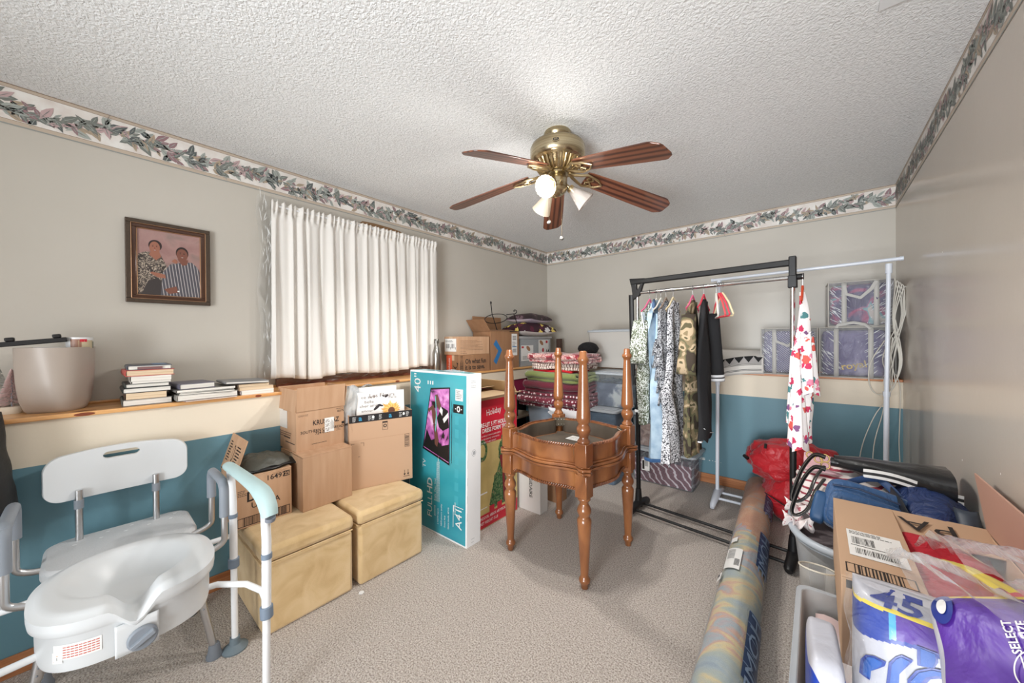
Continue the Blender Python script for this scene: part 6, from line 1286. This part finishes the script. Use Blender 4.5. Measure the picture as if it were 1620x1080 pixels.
for (cx, cz, r_) in ((-.052, .045, .016), (-.075, .035, .014), (-.05, .012, .015), (-.105, .05, .013)):
    g = G(); g.tube([(cx+r_*math.cos(a), -.0+.3*r_*math.sin(a), cz+r_*math.sin(a)) for a in [k*PI/8 for k in range(16)]], .0032, 6, closed=True); obj('ring', g, ggold, t)
for dy, dz in ((0, 0), (-.045, -.045)):
    pts = [(-.05, dy, .05+dz), (-.09, dy-.01, .055+dz), (-.13, dy-.06, .0+dz), (-.16, dy-.11, -.09+dz), (-.165, dy-.13, -.13+dz), (-.145, dy-.13, -.135+dz), (-.11, dy-.12, -.10+dz), (-.085, dy-.08, -.03+dz), (-.055, dy-.03, .015+dz)]
    out = crs(pts, 5)
    g = G(); g.tube(out, .010, 10, flat=.5); st_ = obj('strap', g, lea, t)
    g = G(); g.tube([p+Vector((-.003, -.0085, .002)) for p in out], .0005, 4); obj('stitching', g, M('pale_stitch', (120, 112, 100), .7), st_)
g = G(); g.grid(lambda u, v: (.07+.27*u, -.075-.01*u, .045-.05*u*.6-.035*v+.01*math.sin(u*5)), 16, 3, lambda u, v: 1 if .3 < v < .62 else 0); obj('striped_side', g, [paper, black], t, solid=.003, smooth=0)

# ---------------------------------------------------------------- front cardboard box with red clothes
t = carton('cardboard_carton', 'open carton with a big address label, full of red clothes, by the right wall', (.05, 1.33, .412), 0, .385, .62, .238, opened=True, flaps=(('l', 0, .165), ('b', -5, .19), ('r', 82, .19, M('pinkish_cardboard', (190, 150, 132), .85))), mat=M('tan_cardboard', (196, 162, 132), .85))
def f(q):
    T_ = ((0, 0, .2435), (1, 0, 0), (0, 1, 0)); shiplabel(q, T_, .025, .150, .14, .33, 0, 1, 4); q.frame(T_, .012, .150, .03, .085, .003, 1); q.bars(T_, .03, .13, .033, .082, 14, 1)
    b = Matrix.Translation((0, .62, .2435)) @ Matrix.Rotation(math.radians(5), 4, 'X'); o_ = b @ Vector((0, 0, 0.005)); Y = b.to_3x3() @ Vector((0, 1, 0))
    q.txt((tuple(o_), (-1, 0, 0), tuple(-Y)), 'PA', .085, -.30, .06, 1, .0012, bold=.0, sx=1.0)
    q.rect(FR, .01, .045, .212, .234, 1)
q = G(); f(q)
obj('printing', q, [paper, ink], t, smooth=0)
rc = M('red_clothes', (178, 26, 44), .8, bump=(16, .8, 'noise', 1, .02)); mg = M('burgundy_cloth', (124, 18, 52), .8, bump=(16, .8))
g = G(); g.grid(lambda u, v: (.03+.33*u, .03+.56*v, .195+.03*fbm(u*4, v*5, 2)+.03*math.sin(PI*u)), 30, 30, lambda u, v: 1 if u < .38 else 0); g.box(.02, .365, .02, .60, .01, .15); tag(obj('red_garments', g, [rc, mg], smooth=180), 'red and burgundy garments heaped inside the wide open carton', 'clothes').location = (.05, 1.33, .412)

# ---------------------------------------------------------------- clear bin and vinyl pouch in front of the tub
t = bin_('storage_bin', 'open milky storage bin on the carpet beside the rug, nearest the camera', (-.050, .98, 0), 0, .44, .70, .40, CL('frosted_bin', (232, 230, 228), .55, .25), M('white_bag_contents', (222, 214, 212), .9, pat=dict(s=7, st=[(.4, (226, 222, 220)), (.62, (220, 196, 194))])), lid=False, fillh=.86)
g = G()
g.grid(lambda u, v: (.035*math.cos(2*PI*u)*(1+.25*v), .028*math.sin(2*PI*u)*(1+.25*v), -.05+.12*v+.012*math.cos(2*PI*u)), 30, 6, wu=True); t = thing('vinyl_pouch', 'open clear vinyl pouch with a white rim, between the milky bin and the grey tub', 'pouch', (.0, 1.80, .36))
g = G(); g.grid(lambda u, v: (.055*math.cos(2*PI*u)*(.7+.3*v), .07*math.sin(2*PI*u)*(.7+.3*v), -.34+.40*v-.02*math.sin(2*PI*u)*v), 32, 8, wu=True); obj('body', g, CL('pouch_vinyl', (226, 224, 220), .25, .1, bump=(20, .6)), t, smooth=180)
g = G(); g.tube([(.055*math.cos(2*PI*i/28), .07*math.sin(2*PI*i/28), .06-.02*math.sin(2*PI*i/28)) for i in range(28)], .003, 6, closed=True); obj('rim', g, M('cream_rim', (222, 216, 200), .5), t)

# ---------------------------------------------------------------- paper towel packs in plastic
pkw = M('pack_white', (192, 192, 200), .42, coat=.12, bump=(8, .4, 'noise', 1, .02)); pkp = M('pack_purple', (88, 46, 156), .42, coat=.12, bump=(8, .4, 'noise', 1, .02)); pkb = M('pack_blue', (14, 56, 156), .42, coat=.12, bump=(8, .4, 'noise', 1, .02)); pky = M('pack_yellow', (242, 216, 70), .3, coat=.4); pkc = M('pack_cyan', (70, 170, 226), .3, coat=.4); pkn = M('pack_navy', (30, 52, 138), .3, coat=.4)
# near pack: bundle of tall rolls lying with its printed side towards the camera
t = thing('paper_towel_pack', 'plastic-wrapped paper towel pack, white, blue and purple with big blue letters', 'paper towels', (.050, .97, .425), 0, rot=(math.radians(-12), 0, math.radians(-4)))
W, Dp, Hh = .30, .22, .36
def pf(x, z, e=0):
    """front surface of the bundle: gently lobed by the rolls inside"""
    u = (x/W*2-1); v = (z/Hh*2-1); k = max(0, 1-abs(u)**5)**.35*max(0, 1-abs(v)**5)**.35
    return (x, Dp/2-(Dp/2)*k-.005*abs(math.cos(PI*x/W*2))*k-e, z)
def pmi(u, v):
    x, z = u*W, v*Hh
    top = .324+.005*math.sin(u*5); arc_ = .276-.010*math.cos(u*9)
    if z > top+.007: return 0
    if z > top: return 3
    if z > arc_+.007: return 2 if x < .055 else (4 if x < .065 else 1)
    if z > arc_: return 2
    if x > .19 and x < .235 and z > .14: return 2
    return 0
g = G(); g.grid(lambda u, v: pf(W*u, Hh*v), 120, 150, pmi); g.grid(lambda u, v: (lambda p: (p[0], Dp-p[1], p[2]))(pf(W*(1-u), Hh*v)), 24, 24, 0); obj('bundle', g, [pkw, pkp, pkb, pky, pkc], t, smooth=180)
q = G(); q.txt(None, '45', .052, 0, 0, 0, bold=.035, sx=1.25, fn=lambda x, y: pf(.026+x*.85+y*.15, .336+y*.45, .003)); 

def KP(pts, mi, e):
    vs = [(((1290+a_/4.32)-1345)*.30/312, .36-((830+(b_-max(0, a_-320)*.26)/4.32)-908)*.15/172) for a_, b_ in pts]; vs, fs = subdiv(vs, [tuple(range(len(vs)))], .012)
    q.add([pf(max(.003, x), max(.003, z), e) for x, z in vs], fs, mi)
for pts, e1, e2 in (([(650, 750), (765, 775), (765, 850), (740, 910), (648, 915)], .004, 0), ([(460, 1180), (480, 960), (520, 895), (560, 862), (628, 885), (605, 925), (570, 930), (545, 1000), (535, 1180)], .004, 0), ([(290, 1180), (300, 1040), (335, 965), (390, 942), (465, 958), (455, 1000), (400, 990), (370, 1050), (360, 1180)], .004, 0)):
    KP(pts, 1, e1); cx_ = sum(p[0] for p in pts)/len(pts); cy_ = sum(p[1] for p in pts)/len(pts); KP([(cx_+(a_-cx_)*.72, cy_+(b_-cy_)*.85) for a_, b_ in pts], 2, e1+.002)
def strip(o_, i_, mi, e):
    for k in range(len(o_)-1): KP([o_[k], o_[k+1], i_[k+1], i_[k]], mi, e)
O_ = [(585, 1180), (590, 1060), (640, 960), (720, 905), (830, 897), (910, 925), (950, 990), (955, 1180)]; N_ = [(680, 1180), (690, 1060), (720, 1000), (765, 975), (800, 972), (825, 1000), (830, 1040), (830, 1180)]
strip(O_, N_, 1, .005); strip([(a_*.8+c_*.2, b_*.8+d_*.2) for (a_, b_), (c_, d_) in zip(O_, N_)], [(a_*.3+c_*.7, b_*.3+d_*.7) for (a_, b_), (c_, d_) in zip(O_, N_)], 2, .007)
obj('brand_lettering', q, [pkn, pkb, M('pack_midblue', (24, 92, 180), .45)], t, smooth=0)
g = G(); g.grid(lambda u, v: (lambda p: (p[0]-.012+.02*fbm(v*4, 1, u*3), p[1]-.012-.006*abs(fbm(u*9, v*7, 3)), p[2]))(pf(W*u*1.04, Hh*v)), 40, 40); obj('overwrap', g, CL('pack_film', (240, 242, 246), .05, .06, bump=((18, 18, 18), 1, 'noise', 2, .04)), t, smooth=180)
# a second pack to its left, standing a little further down
t = thing('paper_towel_pack', 'blue end of a paper towel pack with yellow words, sitting in the milky bin', 'paper towels', (-.012, 1.0, .245), 4)
g = G(); g.grid(lambda u, v: (lambda f_: (f_[0], f_[1], f_[2]))(rb(.062, .20, .36, 7)(u, v)), 56, 40, lambda u, v: 1 if v < .71 else 0, wu=True); obj('bundle', g, [pkw, pkb], t, smooth=180)
q = G(); q.txt(((-.0, -.003, 0), (1, 0, 0), (0, 0, 1)), 'Superior', .017, .004, .255, 0, .002, bold=.02, rot=.25); q.txt(((-.0, -.003, 0), (1, 0, 0), (0, 0, 1)), 'Softness', .017, .004, .225, 0, .002, bold=.02, rot=.25); obj('yellow_lettering', q, [M('yellow_print', (240, 226, 60), .4)], t, smooth=0)
# purple pack leaning right
t = thing('paper_towel_pack', 'purple paper towel pack with white wave emblem, leaning towards the right wall', 'paper towels', (.20, .93, .60))
c00, c10, c01, c11 = Vector((-.055, -.11, .125)), Vector((.075, -.16, .225)), Vector((-.04, .13, .20)), Vector((.11, .08, .30))
nq = (c10-c00).cross(c01-c00).normalized()
def qf2(x, y, e=0):
    u, v = x/.30, y/.42; a, b = 2*u-1, 2*v-1; k = max(0, 1-abs(a)**4)**.4*max(0, 1-abs(b)**4)**.4
    p = (c00*(1-u)+c10*u)*(1-v)+(c01*(1-u)+c11*u)*v
    return tuple(p+nq*(.035*k+.006*math.sin(y*22+x*8)*k+e-.02))
def qmi(u, v):
    if u < .10: return 0
    if u > .9 or (v > .9): return 2
    return 1
g = G(); g.grid(lambda u, v: qf2(.30*u, .42*v), 44, 50, qmi); g.grid(lambda u, v: tuple(Vector(qf2(.30*(1-u), .42*v, 0))-nq*.13*math.sin(PI*u)*math.sin(PI*v)), 12, 12, 0); obj('bundle', g, [pkw, pkp, pky], t, smooth=180)
q = G(); q.txt(None, 'SELECT', .019, 0, 0, 0, bold=.03, fn=lambda x, y: qf2(.195-y, .185+x, .004)); q.txt(None, 'A SIZE', .019, 0, 0, 0, bold=.03, fn=lambda x, y: qf2(.222-y, .195+x, .004))
for k in range(5):
    q.grid(lambda u, v: qf2(.188+.012*k+.003*v, .10+.08*u+.004*math.sin(u*14), .004), 20, 1, 0)
q.grid(lambda u, v: qf2(.212+(.040+.003*v)*math.cos(2*PI*u), .135+(.055+.003*v)*math.sin(2*PI*u), .0045), 50, 1, 0)

q.grid(lambda u, v: qf2(.055+.030*v*math.cos(2*PI*u), .325+.055*v*math.sin(2*PI*u), .004), 24, 2, 1, wu=True); q.grid(lambda u, v: qf2(.058+.013*v*math.cos(2*PI*u), .325+.028*v*math.sin(2*PI*u), .0055), 24, 1, 0, wu=True)
obj('emblem_print', q, [paper, pkn], t, smooth=180)
# twisted loose film on top
filmc = CL('loose_film', (238, 240, 244), .12, .07, bump=((7, 7, 7), .6, 'noise', 1, .03))
def twist(p0, p1, w0, w1, seed, dz=.03, nz=1):
    a, b = Vector(p0), Vector(p1); d = (b-a); s_ = Vector((d.y, -d.x, 0)).normalized()
    return lambda u, v: tuple(a+d*v+s_*((w0+(w1-w0)*v)*(u-.5))+Vector((0, 0, dz*math.sin(PI*v)+nz*(.018*math.sin(u*14+seed+v*4)+.012*fbm(u*6, v*8, seed)))))
g = G(); g.grid(twist((.156, 1.50, .672), (.20, .86, .90), .012, .17, 1, .03, .6), 24, 36); tag(obj('plastic_film', g, filmc, smooth=180), 'loose clear film trailing over the address label, left of the gathered twist', 'plastic film')
g = G(); g.grid(twist((.262, 1.60, .69), (.27, .88, .935), .08, .18, 4, .04, .6), 24, 36); tag(obj('plastic_film', g, filmc, smooth=180), 'gathered clear film over the yellow band, nearer the right wall', 'plastic film')
g = G(); g.grid(twist((.215, 1.32, .765), (.225, .93, .905), .014, .040, 2, .012, .15), 8, 24); tag(obj('yellow_band', g, pky, smooth=180), 'yellow band of a torn wrapper under the clear film, right of the purple panel', 'wrapper')
yf_ = twist((.215, 1.32, .765), (.225, .93, .905), .014, .040, 2, .012, .15)
q = G(); q.txt(None, '4', .5, 0, 0, 0, bold=.04, fn=lambda x, y: Vector(yf_(.25+y, .50+x*.22))+Vector((0, -.001, .003))); obj('printed_number', q, pkn, o_, smooth=0)

t = thing('plastic_bag', 'clear bag with red and light blue packets, rightmost behind the paper towels', 'bag', (.38, 1.22, .69))
g = G(); g.grid(blobf((0, .03, .03), (.075, .10, .045), 31, amp=.01), 24, 14, wu=True); obj('red_packet', g, M('packet_red', (214, 60, 76), .4), t, smooth=180)
g = G(); g.grid(blobf((.01, -.10, .03), (.07, .08, .04), 33, amp=.01), 24, 14, wu=True); obj('blue_packet', g, M('packet_blue', (60, 140, 196), .4, pat=dict(s=14, hard=True, st=[(0, (70, 150, 204)), (.55, (230, 236, 240))])), t, smooth=180)
g = G(); g.grid(blobf((0, -.03, .035), (.09, .20, .065), 35, amp=.015), 36, 20, wu=True); obj('clear_skin', g, filmc, t, smooth=180)
